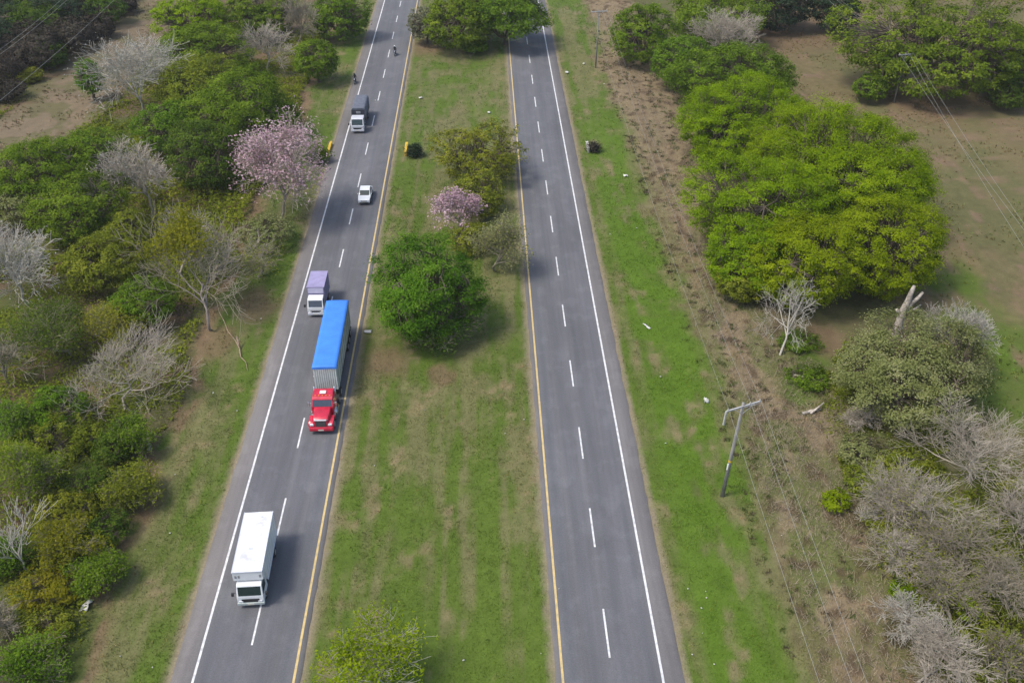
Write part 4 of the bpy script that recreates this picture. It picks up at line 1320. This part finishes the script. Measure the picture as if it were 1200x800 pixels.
# ---- dark canvas truck ---------------------------------------------------------------
def canvas_truck():
    p = at(419, 150, .8)
    root = empty('canvas_truck', (-20.12, 140.2, GZ), 'truck with a silver white cab and a dark grey canvas cover over its bed', 'truck')
    cabover(root, 2.05, 2.1, .55, 1.25, 2.25, M['silver_paint'], M['glass'], rake=.62, bumper='silver_paint', grille_z=(.7, .95), axle=1.0, wr=.42)
    W, y0, y1, zt = 2.25, 2.75, 8.45, 3.12
    Sh().box(-W / 2, W / 2, y0, y1, 1.0, 1.65, .02).build('cargo_bed', M['chassis'], root)
    arch = [(math.copysign(abs(math.cos(a)) ** .35, math.cos(a)) * W / 2, 1.62 + max(0, math.sin(a)) ** .30 * (zt - 1.62)) for a in np.linspace(0, math.pi, 19)]
    V, Fq = [], []
    ys = np.linspace(y0 - .05, y1 + .05, 15)
    for y in ys:
        dz = .05 * abs(math.sin((y - y0) * math.pi / 1.1))
        V += [(x, y, z - (dz if z > 2.4 else 0)) for x, z in arch]
    n = len(arch)
    for r in range(len(ys) - 1):
        for k in range(n - 1):
            Fq.append((r * n + k, (r + 1) * n + k, (r + 1) * n + k + 1, r * n + k + 1))
    Fq.append(tuple(range(n)))
    Fq.append(tuple((len(ys) - 1) * n + k for k in range(n))[::-1])
    me = bpy.data.meshes.new('canvas_cover')
    me.from_pydata(V, [], Fq)
    c = link('canvas_cover', me, M['canvas'], root)
    Sh().box(-W / 2 + .12, W / 2 - .12, y0 - .075, y0 - .052, 1.7, 2.85, .005).build('front_flap', M['canvas_dark'], c)
    Sh().box(-.35, .35, y0 - .09, y0 - .078, 2.2, 2.6).build('front_window', M['rim'], c)
    ch = Sh()
    for s in (-1, 1):
        ch.box(s * .42 - .05, s * .42 + .05, 1.2, 7.8, .7, 1.0)
    ch.build('chassis', M['chassis'], root)
    for s in (-1, 1):
        wheel(root, s * .92, 6.2, .42, .42, s)


# ---- white car -------------------------------------------------------------------------
def white_car():
    p = at(427, 234, .6)
    root = empty('car', (-16.72, 115.6, GZ), 'white car alone in the right lane of the left carriageway', 'car')
    body = [(.06, .32), (0, .50), (.10, .74), (.32, .84), (1.18, .98), (3.75, 1.0), (4.12, .92), (4.22, .6), (4.18, .32)]
    tp = lambda y, z: .90 if y < .15 else (.96 if y < .6 or y > 4.05 else 1.0)
    Sh().prism(body, -.86, .86, .07, taper=tp, seg=3).build('body', M['white_paint'], root, True)
    cabp = [(1.08, .95), (1.82, 1.44), (2.25, 1.52), (3.05, 1.50), (3.82, .98)]
    cab = Sh().prism(cabp, -.80, .80, .04, taper=lambda y, z: 1 - .28 * max(0, z - .95), seg=3).build('cabin', M['white_paint'], root, True)
    Sh().prism(panel_on((1.08, .95), (1.82, 1.44), 0, 0, proud=.012, inset=(.06, .05)), -.65, .65).build('windshield', M['glass'], root)
    rw = panel_on((3.82, .98), (3.05, 1.50), 0, 0)
    Sh().prism([(3.79, 1.03), (3.12, 1.485), (3.15, 1.50), (3.83, 1.045)], -.6, .6).build('rear_window', M['glass'], root)
    for s in (-1, 1):
        b = bmesh.new()
        q = [(1.42, 1.02), (1.95, 1.38), (2.95, 1.40), (3.50, 1.04)]
        for dx in (0.02, -.02):
            [b.verts.new((s * (.80 * (1 - .28 * (z - .95)) + dx), y, z)) for y, z in q]
        b.verts.ensure_lookup_table()
        v = b.verts
        b.faces.new([v[0], v[1], v[2], v[3]]); b.faces.new([v[7], v[6], v[5], v[4]])
        for k in range(4):
            b.faces.new([v[k], v[4 + k], v[4 + (k + 1) % 4], v[(k + 1) % 4]])
        bmesh.ops.recalc_face_normals(b, faces=b.faces)
        me = bpy.data.meshes.new('side_window')
        b.to_mesh(me); b.free()
        link('side_window', me, M['glass'], root)
        Sh().box(s * .60 - .16, s * .60 + .16, .0, .25, .62, .76, .03).build('headlight', M['lamp'], root)
        Sh().box(s * .92 - .07, s * .92 + .07, 1.40, 1.52, .98, 1.10, .02).build('mirror', M['white_paint'], root)
        for y in (.85, 3.35):
            wheel(root, s * .77, y, .31, .2, s)
    Sh().box(-.42, .42, -.03, .06, .60, .70, .015).build('grille', M['black'], root)
    Sh().box(-.62, .62, -.035, .06, .34, .46, .02).build('air_intake', M['black'], root)
    Sh().box(-.22, .22, -.045, -.02, .48, .58).build('plate', M['plate'], root)


white_box_truck()
red_truck()
lilac_truck()
canvas_truck()
white_car()


# ---- motorcycles and riders ---------------------------------------------------------------
def skin_figure(name, joints, edges, m, parent=None):
    me = bpy.data.meshes.new(name)
    me.from_pydata([j[:3] for j in joints], edges, [])
    o = link(name, me, m, parent)
    o.modifiers.new('skin', 'SKIN').use_smooth_shade = True
    for i_, j in enumerate(joints):
        v = me.skin_vertices[0].data[i_]
        v.radius = (j[3], j[3])
        v.use_root = i_ == 0
    s = o.modifiers.new('sub', 'SUBSURF')
    s.levels = s.render_levels = 1
    return o


def motorcycle(px, py, label, rlabel, jacket, helmet, s=1.0):
    p = at(px, py, 0)
    root = empty('motorcycle', (p[0], p[1], GZ), label, 'motorcycle', 'motorcycles on the left carriageway', rz=R(-2))
    for y in (0, 1.28):
        t = Sh().torus((0, y, .30), .25, .06).build('wheel', M['rubber'], root, True)
        Sh().cyl((-.03, y, .30), (.03, y, .30), .19, 14).build('rim', M['rim'], t)
    Sh().prism([(.18, .45), (.28, .80), (.62, .92), (.85, .78), (1.3, .82), (1.45, .74), (1.0, .45), (.6, .25), (.35, .28)], -.13, .13, .05).build('frame', M['black'], root, True)
    Sh().cyl((-.07, 0, .30), (-.07, .25, .92), .028, 8).cyl((.07, 0, .30), (.07, .25, .92), .028, 8).cyl((-.36, .34, 1.02), (.36, .34, 1.02), .018, 8).cyl((0, .25, .9), (0, .33, 1.02), .03, 8).build('handlebar', M['chrome'], root)
    Sh().box(-.13, .13, .68, 1.35, .78, .88, .04).build('seat', M['black'], root)
    Sh().cyl((0, .06, .86), (0, .18, .86), .10, 14).build('headlight', M['lamp'], root)
    pr = empty('person', (p[0], p[1], GZ), rlabel, 'person', 'motorcycle riders', rz=R(-2))
    J = [(0, .95, .93, .17), (0, .90, 1.12, .15), (0, .84, 1.35, .17), (0, .80, 1.47, .075), (0, .77, 1.58, .10), (0, .75, 1.68, .09)]
    E_ = [(0, 1), (1, 2), (2, 3), (3, 4), (4, 5)]
    for s_ in (-1, 1):
        b = len(J)
        J += [(s_ * .19, .83, 1.40, .075), (s_ * .30, .72, 1.18, .055), (s_ * .31, .40, 1.05, .042), (s_ * .12, .88, .90, .11), (s_ * .20, .50, .80, .085), (s_ * .19, .66, .42, .06), (s_ * .19, .50, .34, .045)]
        E_ += [(2, b), (b, b + 1), (b + 1, b + 2), (0, b + 3), (b + 3, b + 4), (b + 4, b + 5), (b + 5, b + 6)]
    skin_figure('body', J, E_, M[jacket], pr)
    h = Sh()
    b = bmesh.new()
    bmesh.ops.create_uvsphere(b, u_segments=14, v_segments=10, radius=.155)
    bmesh.ops.scale(b, vec=(.92, 1.1, 1.05), verts=b.verts)
    bmesh.ops.translate(b, vec=(0, .76, 1.66), verts=b.verts)
    h._add(b)
    ho = h.build('helmet', M[helmet], pr, True)
    Sh().box(-.11, .11, .585, .66, 1.58, 1.70, .02).build('visor', M['glass'], ho)


motorcycle(462.6, 66.5, 'motorcycle in the middle of the left carriageway far behind the canvas truck', 'rider with a white helmet in dark clothes on the motorcycle', 'dark_cloth', 'helmet')
motorcycle(415.5, 99.5, 'dark motorcycle riding on the left shoulder behind the canvas truck', 'rider all in dark clothes on the shoulder of the left road', 'jacket', 'helmet_dark')


# ---- culvert headwalls ---------------------------------------------------------------------
def headwall(px, py, label, m, L=4.2, hgt=.75):
    p = at(px, py, .3)
    z = float(ground_z(np.array([p[0]]), np.array([p[1]]))[0])
    r = empty('culvert_headwall', (p[0], p[1], z), label, 'culvert wall', 'culvert headwalls beside the road')
    Sh().box(-.15, .15, -L / 2, L / 2, -.4, hgt - .10, .015).build('wall', M[m], r)
    Sh().box(-.19, .19, -L / 2 - .05, L / 2 + .05, hgt - .10, hgt, .02).build('coping', M[m], r)
    return p


headwall(386.5, 172, 'yellow culvert headwall at the outer shoulder of the left road', 'yellow_wall', 3.2, .55)
q = headwall(476, 175, 'yellow culvert headwall on the median beside the left road', 'yellow_wall', 3.6, .75)
bare_tree('shrub', 'dark scrub standing in for the shadowed pit beside the yellow headwall on the median', 484, 176, 9, 1.5, 'twig_brown', 601, (9, 6, 5, 4), 'scrub beside the headwalls', cat='shrub', leaf='shade', nleaf=3, lsize=.25, trunk=.1)  # dark shrub added in place of the culvert pit's shadowed opening
headwall(688.5, 173, 'weathered white culvert headwall on the verge right of the right road', 'pale_wall', 2.6, .8)
bare_tree('shrub', 'dark scrub standing in for the shadowed pit beside the white headwall on the right verge', 696, 173, 8, 1.2, 'twig_brown', 602, (9, 6, 5, 4), 'scrub beside the headwalls', cat='shrub', leaf='thicket', nleaf=1, lsize=.25, trunk=.1)  # added shrub whose dark colour stands for the shaded culvert opening
bare_tree('shrub', 'dark scrub around the yellow headwall at the left shoulder', 374, 180, 16, 2.2, 'twig_brown', 603, (9, 6, 5, 4), 'scrub beside the headwalls', cat='shrub', leaf='deep', nleaf=4, lsize=.28, trunk=.1)


# ---- utility poles and wires -----------------------------------------------------------------
def pole(base, H, label, arm, lean=0.0, az=0.0, r=.15, m='pole_wood', drop=False, band=False):
    p = at(base[0], base[1], 0)
    z = float(ground_z(p[:1], p[1:2])[0])
    root = empty('utility_pole', (p[0], p[1], z), label, 'utility pole', 'utility poles')
    root.rotation_euler = (0, R(lean), R(az))
    Sh().cyl((0, 0, -.8), (0, 0, H), r, 14, r2=r * .62).build('pole', M[m], root, True)
    zc = H - .28
    Sh().box(-arm, arm, -.07 - r * .62, .05 - r * .62, zc - .07, zc + .07, .01).build('crossarm', M['pole_grey'], root)
    Sh().cyl((-arm * .55, -r, zc - .05), (0, -r * .9, zc - .75), .025, 8).cyl((arm * .55, -r, zc - .05), (0, -r * .9, zc - .75), .025, 8).build('brace', M['pole_grey'], root)
    tips = []
    for x in (-arm * .93, arm * .35, arm * .93):
        Sh().cyl((x, -r * .62, zc + .06), (x, -r * .62, zc + .14), .02, 8).cyl((x, -r * .62, zc + .12), (x, -r * .62, zc + .26), .055, 12, r2=.04).build('insulator', M['porcelain'], root)
        tips.append((x, -r * .62, zc + .28))
    if drop:
        Sh().box(-arm - .02, -arm + .12, -.12, .02, zc - 1.5, zc - .06, .02).build('cutout_fuse', M['pole_grey'], root)
    if band:
        Sh().cyl((0, 0, 4.05), (0, 0, 4.25), r * .87, 14).build('marker_band', M['yellow_wall'], root)
        Sh().box(-.20, -.10, -.08, .04, 3.2, 3.9, .01).build('marker_tag', M['white_paint'], root)
    bpy.context.view_layer.update()
    return [np.array(root.matrix_world @ Vector(t)) for t in tips]


def wire(a, b, sag, label, r=.014, group='overhead wires'):
    t = np.linspace(0, 1, 28)[:, None]
    P = a + (b - a) * t
    P[:, 2:3] -= 4 * sag * t * (1 - t)
    o0 = P[0].copy()
    V, Fq = tubes([((P - o0)[None], np.full((1, len(t)), r))], 5)
    o = link('overhead_wire', fast_mesh('overhead_wire', V, Fq, True), M['wire'])
    o.location = tuple(o0)
    tag(o, label, 'wire', group)


A_ = pole((846.5, 580), 10.5, 'near grey utility pole on the right verge with a wide crossarm', 1.75, lean=2.6, az=24, r=.19, drop=True, band=True)
B_ = pole((698, 79), 10.5, 'far utility pole at the top beside the tall bright green tree', 1.5, lean=0.5, az=10, r=.14)
C_ = [np.array([p_[0] + dx, p_[1] - 105.0, p_[2]]) for p_, dx in zip(A_, (1.0, .8, 1.0))]
nm = ('left', 'middle', 'right')
for k in range(3):
    wire(A_[k], B_[k], 1.6, '%s wire of the three running from the near pole to the far pole' % nm[k], .010, 'wires between the verge poles')
    wire(A_[k], C_[k], 1.3, '%s wire of the three running from the near pole towards the bottom edge' % nm[k], .012, 'wires from the near pole to the bottom edge')
D_ = pole((1047, 122), 8.5, 'grey pole with a crossarm on the field beside the huge spreading tree', 1.3, az=12, r=.12)
E_p = pole((941, 23), 8.5, 'pale pole in the far corner of the field between the dark trees', 1.3, az=12, r=.16, m='pole_grey')
for k in range(3):
    v = D_[k] - E_p[k]
    wire(E_p[k], D_[k], .7, '%s wire of the three between the two field poles' % nm[k], .016, 'wires between the field poles')
    q = at((1212, 1206, 1222)[k], (278, 292, 286)[k], 7.5)
    wire(D_[k], D_[k] + (q - D_[k]) * 1.25, .8, '%s wire of the three from the field pole to the right picture edge' % nm[k], .016, 'wires from the field pole to the right edge')
for k, (a, b) in enumerate((((-20, 72), (78, -6)), ((-20, 78), (85, -6)), ((-20, 134), (140, -6)))):
    wire(at(*a, 9.0), at(*b, 9.0), .4, '%s of the three wires crossing the dark ravine at the top left' % ('upper', 'middle', 'lowest')[k], .022, 'wires over the ravine')


# ---- dead wood ------------------------------------------------------------------------------------
def limb_mesh(lines, sides=8):
    g = []
    for pts, rs in lines:
        g.append((np.array(pts, float)[None], np.array(rs, float)[None]))
    VV, FF, b = [], [], 0
    for q in g:
        v, f = tubes([q], sides)
        n = q[0].shape[1]
        VV.append(v)
        FF.append(f + b)
        FF.append(np.array([[b + sides * (n - 1) + k for k in (0, 1, 2, 3)], [b + sides * (n - 1) + k for k in (0, 3, 4, 7)], [b + sides * (n - 1) + k for k in (4, 5, 6, 7)]]))
        b += len(v)
    return np.concatenate(VV), np.concatenate(FF)


p = at(1050, 392, 0)
root = empty('dead_tree', (p[0], p[1], -.1), 'broken pale dead trunk with two prongs rising behind the olive tree', 'tree')
root.scale = (.85, .85, .88)
V, Fq = limb_mesh([([(0, 0, 0), (.05, .1, 2.0), (.0, 0, 3.6), (.35, .1, 5.0), (.45, .1, 6.3), (.62, .15, 7.2)], [.68, .55, .48, .40, .30, .2])])
link('trunk', fast_mesh('trunk', V, Fq, False), M['dead_wood'], root)
for pts, rs in (([(.2, 0, 3.9), (.9, .1, 4.7), (1.5, .0, 5.6), (1.95, .1, 6.3)], [.36, .3, .24, .16]), ([(.5, 0, 3.6), (1.3, -.1, 3.9), (2.2, .2, 4.4)], [.2, .15, .08]), ([(-.2, 0, 3.2), (-.7, -.1, 3.7), (-.95, -.2, 4.0)], [.3, .24, .2])):
    V, Fq = limb_mesh([(pts, rs)])
    link('broken_limb', fast_mesh('broken_limb', V, Fq, False), M['dead_wood'], root)

logs = [((940, 484), (962, 478), .16, 'forked pale log lying on the dry strip below the olive tree', ((950, 483), (966, 470))), ((930, 440), (962, 447), .11, 'thin pale log lying in the grass below the small bare tree', None),
        ((868, 480), (892, 474), .07, 'thin pale branch lying beside the near utility pole', None), ((1075, 800), (1100, 783), .10, 'pale crooked branch lying in the bottom right corner', ((1085, 792), (1078, 770)))]
for a, b, r_, lb, c in logs:
    a3, b3 = at(*a, .1), at(*b, .3)
    mid_ = (a3 + b3) / 2 + [.05, .1, .1]
    ln = [([(0, 0, .1), tuple(mid_ - a3), tuple(b3 - a3)], [r_, r_ * .85, r_ * .6])]
    if c:
        c0, c1 = at(*c[0], .15), at(*c[1], .8)
        ln.append(([tuple(c0 - a3), tuple((c0 + c1) / 2 - a3 + [.05, 0, .05]), tuple(c1 - a3)], [r_ * .8, r_ * .65, r_ * .4]))
    V, Fq = limb_mesh(ln)
    o = link('fallen_log', fast_mesh('fallen_log', V, Fq, True), M['dead_wood'])
    o.location = (a3[0], a3[1], float(ground_z(a3[:1], a3[1:2])[0]) + .05)
    tag(o, lb, 'log')
# snapped branch with its pale break on the left verge
a3 = at(281, 410, 0)
L_ = lambda px, py, z: tuple(at(px, py, z) - a3)
V, Fq = limb_mesh([([L_(277.5, 394, 1.1), L_(279, 400, .7), (0, 0, .15)], [.11, .10, .06]), ([L_(257, 366, 1.6), L_(263, 377, 1.3), L_(267, 388, .9), L_(276, 399, .6), (0, 0, .25), L_(282, 418, .2), L_(288, 424, .2), L_(290, 434, .1)], [.02, .035, .03, .05, .06, .045, .04, .02])])
o = link('broken_branch', fast_mesh('broken_branch', V, Fq, True), plain('raw_broken_wood', (0.36, 0.26, 0.19), .9, var=.5))
o.location = (a3[0], a3[1], float(ground_z(a3[:1], a3[1:2])[0]))
tag(o, 'crooked snapped branch lying on the left verge near the red truck', 'branch')

# ---- litter on the verges ---------------------------------------------------------------------------
rl = np.random.default_rng(77)


def scrap(name, px, py, sx, sy, label, m='litter', group=None, hz=.12, rz=0):
    """crumpled sheet of plastic or paper"""
    n, mm = 7, 5
    X_, Y_ = np.meshgrid(np.linspace(-1, 1, mm), np.linspace(-1, 1, n))
    rad = 1 + rl.uniform(-.22, .22, X_.shape)
    Z_ = (1 - .6 * (X_ ** 2 + Y_ ** 2) / 2) * hz + rl.normal(0, hz * .35, X_.shape)
    P = np.stack([X_ * sx * rad, Y_ * sy * rad, np.maximum(Z_, .01)], -1).reshape(-1, 3)
    i_ = (np.arange(n - 1)[:, None] * mm + np.arange(mm - 1)[None]).ravel()
    me = fast_mesh(name, P, np.stack([i_, i_ + 1, i_ + mm + 1, i_ + mm], 1))
    o = link(name, me, M[m])
    p_ = at(px, py, 0)
    o.location = (p_[0], p_[1], float(ground_z(p_[:1], p_[1:2])[0]) + .07)
    o.rotation_euler = (0, 0, rz)
    sm = o.modifiers.new('thick', 'SOLIDIFY')
    sm.thickness = .012
    tag(o, label, 'litter', group)


scrap('plastic_sheet', 102, 710, .26, .55, 'crumpled white plastic sheet at the left verge below the bushes', hz=.25, rz=-.2)
scrap('plastic_bag', 827, 472, 0.21, 0.24, 'white plastic bag beside the crossarm of the near utility pole', hz=.35)
scrap('paper_strip', 758, 383, .12, .55, 'long white strip of litter on the bright green right verge', hz=.12, rz=.45)
scrap('plastic_bag', 664, 86, 0.26, 0.34, 'pale plastic bag at the far right road edge', hz=.3)
scrap('plastic_bag', 684, 76, 0.17, 0.22, 'small pale plastic bag on the far right verge below the far pole', hz=.25)
scrap('plastic_bag', 493, 115, 0.30, 0.22, 'white plastic sheet on the median between the yellow wall and far trees', hz=.2, rz=.5)
scrap('plastic_bag', 573, 132, 0.22, 0.22, 'white scrap on the median next to the loose olive tree', hz=.2)
scrap('plastic_bag', 733, 206, 0.30, 0.22, 'pale plastic scrap on the right verge where the dry strip begins', hz=.2)
scrap('cardboard_piece', 431, 389, .4, .25, 'pale cardboard piece at the left foot of the big median tree', hz=.1)
lit = [(827, 693), (828, 700), (822, 712), (823, 742), (811, 767), (806, 690), (592, 508), (614, 492), (498, 478), (485, 585), (543, 771), (634, 766), (492, 668), (439, 545), (427, 765), (228, 561), (199, 624), (170, 643), (166, 655),
       (205, 555), (250, 461), (311, 412), (306, 374), (278, 482), (204, 466), (141, 769), (179, 782), (232, 565), (746, 268), (715, 275), (718, 300), (837, 778), (780, 520), (775, 440), (708, 98), (440, 118), (606, 682), (655, 690), (774, 441), (849, 612), (916, 626)]
for x_, y_ in [l_ for i_, l_ in enumerate(lit) if i_ < 8 or i_ % 3]:
    pm = ppm(x_, y_)
    s_ = rl.uniform(.5, 1.2) * .7 / pm
    scrap('paper_scrap', x_, y_, s_, s_ * rl.uniform(.8, 1.5), 'small white scrap of litter lying on the grass verge', group='scraps of litter on the verges', hz=.07, rz=rl.uniform(0, 3))


# ------------------------------------------------------------------ air
hm, ht, hb = new_mat('haze')
ht.nodes.remove(hb)
pv = ht.nodes.new('ShaderNodeVolumePrincipled')
pv.inputs['Color'].default_value = (0.95, 0.95, 0.95, 1)
pv.inputs['Density'].default_value = 0.00016
pv.inputs['Anisotropy'].default_value = 0.2
ht.links.new(pv.outputs[0], ht.nodes['Material Output'].inputs['Volume'])
o = Sh().box(-9000, 9000, -2000, 12000, -3, 75).build('haze', hm)
tag(o, kind='stuff')
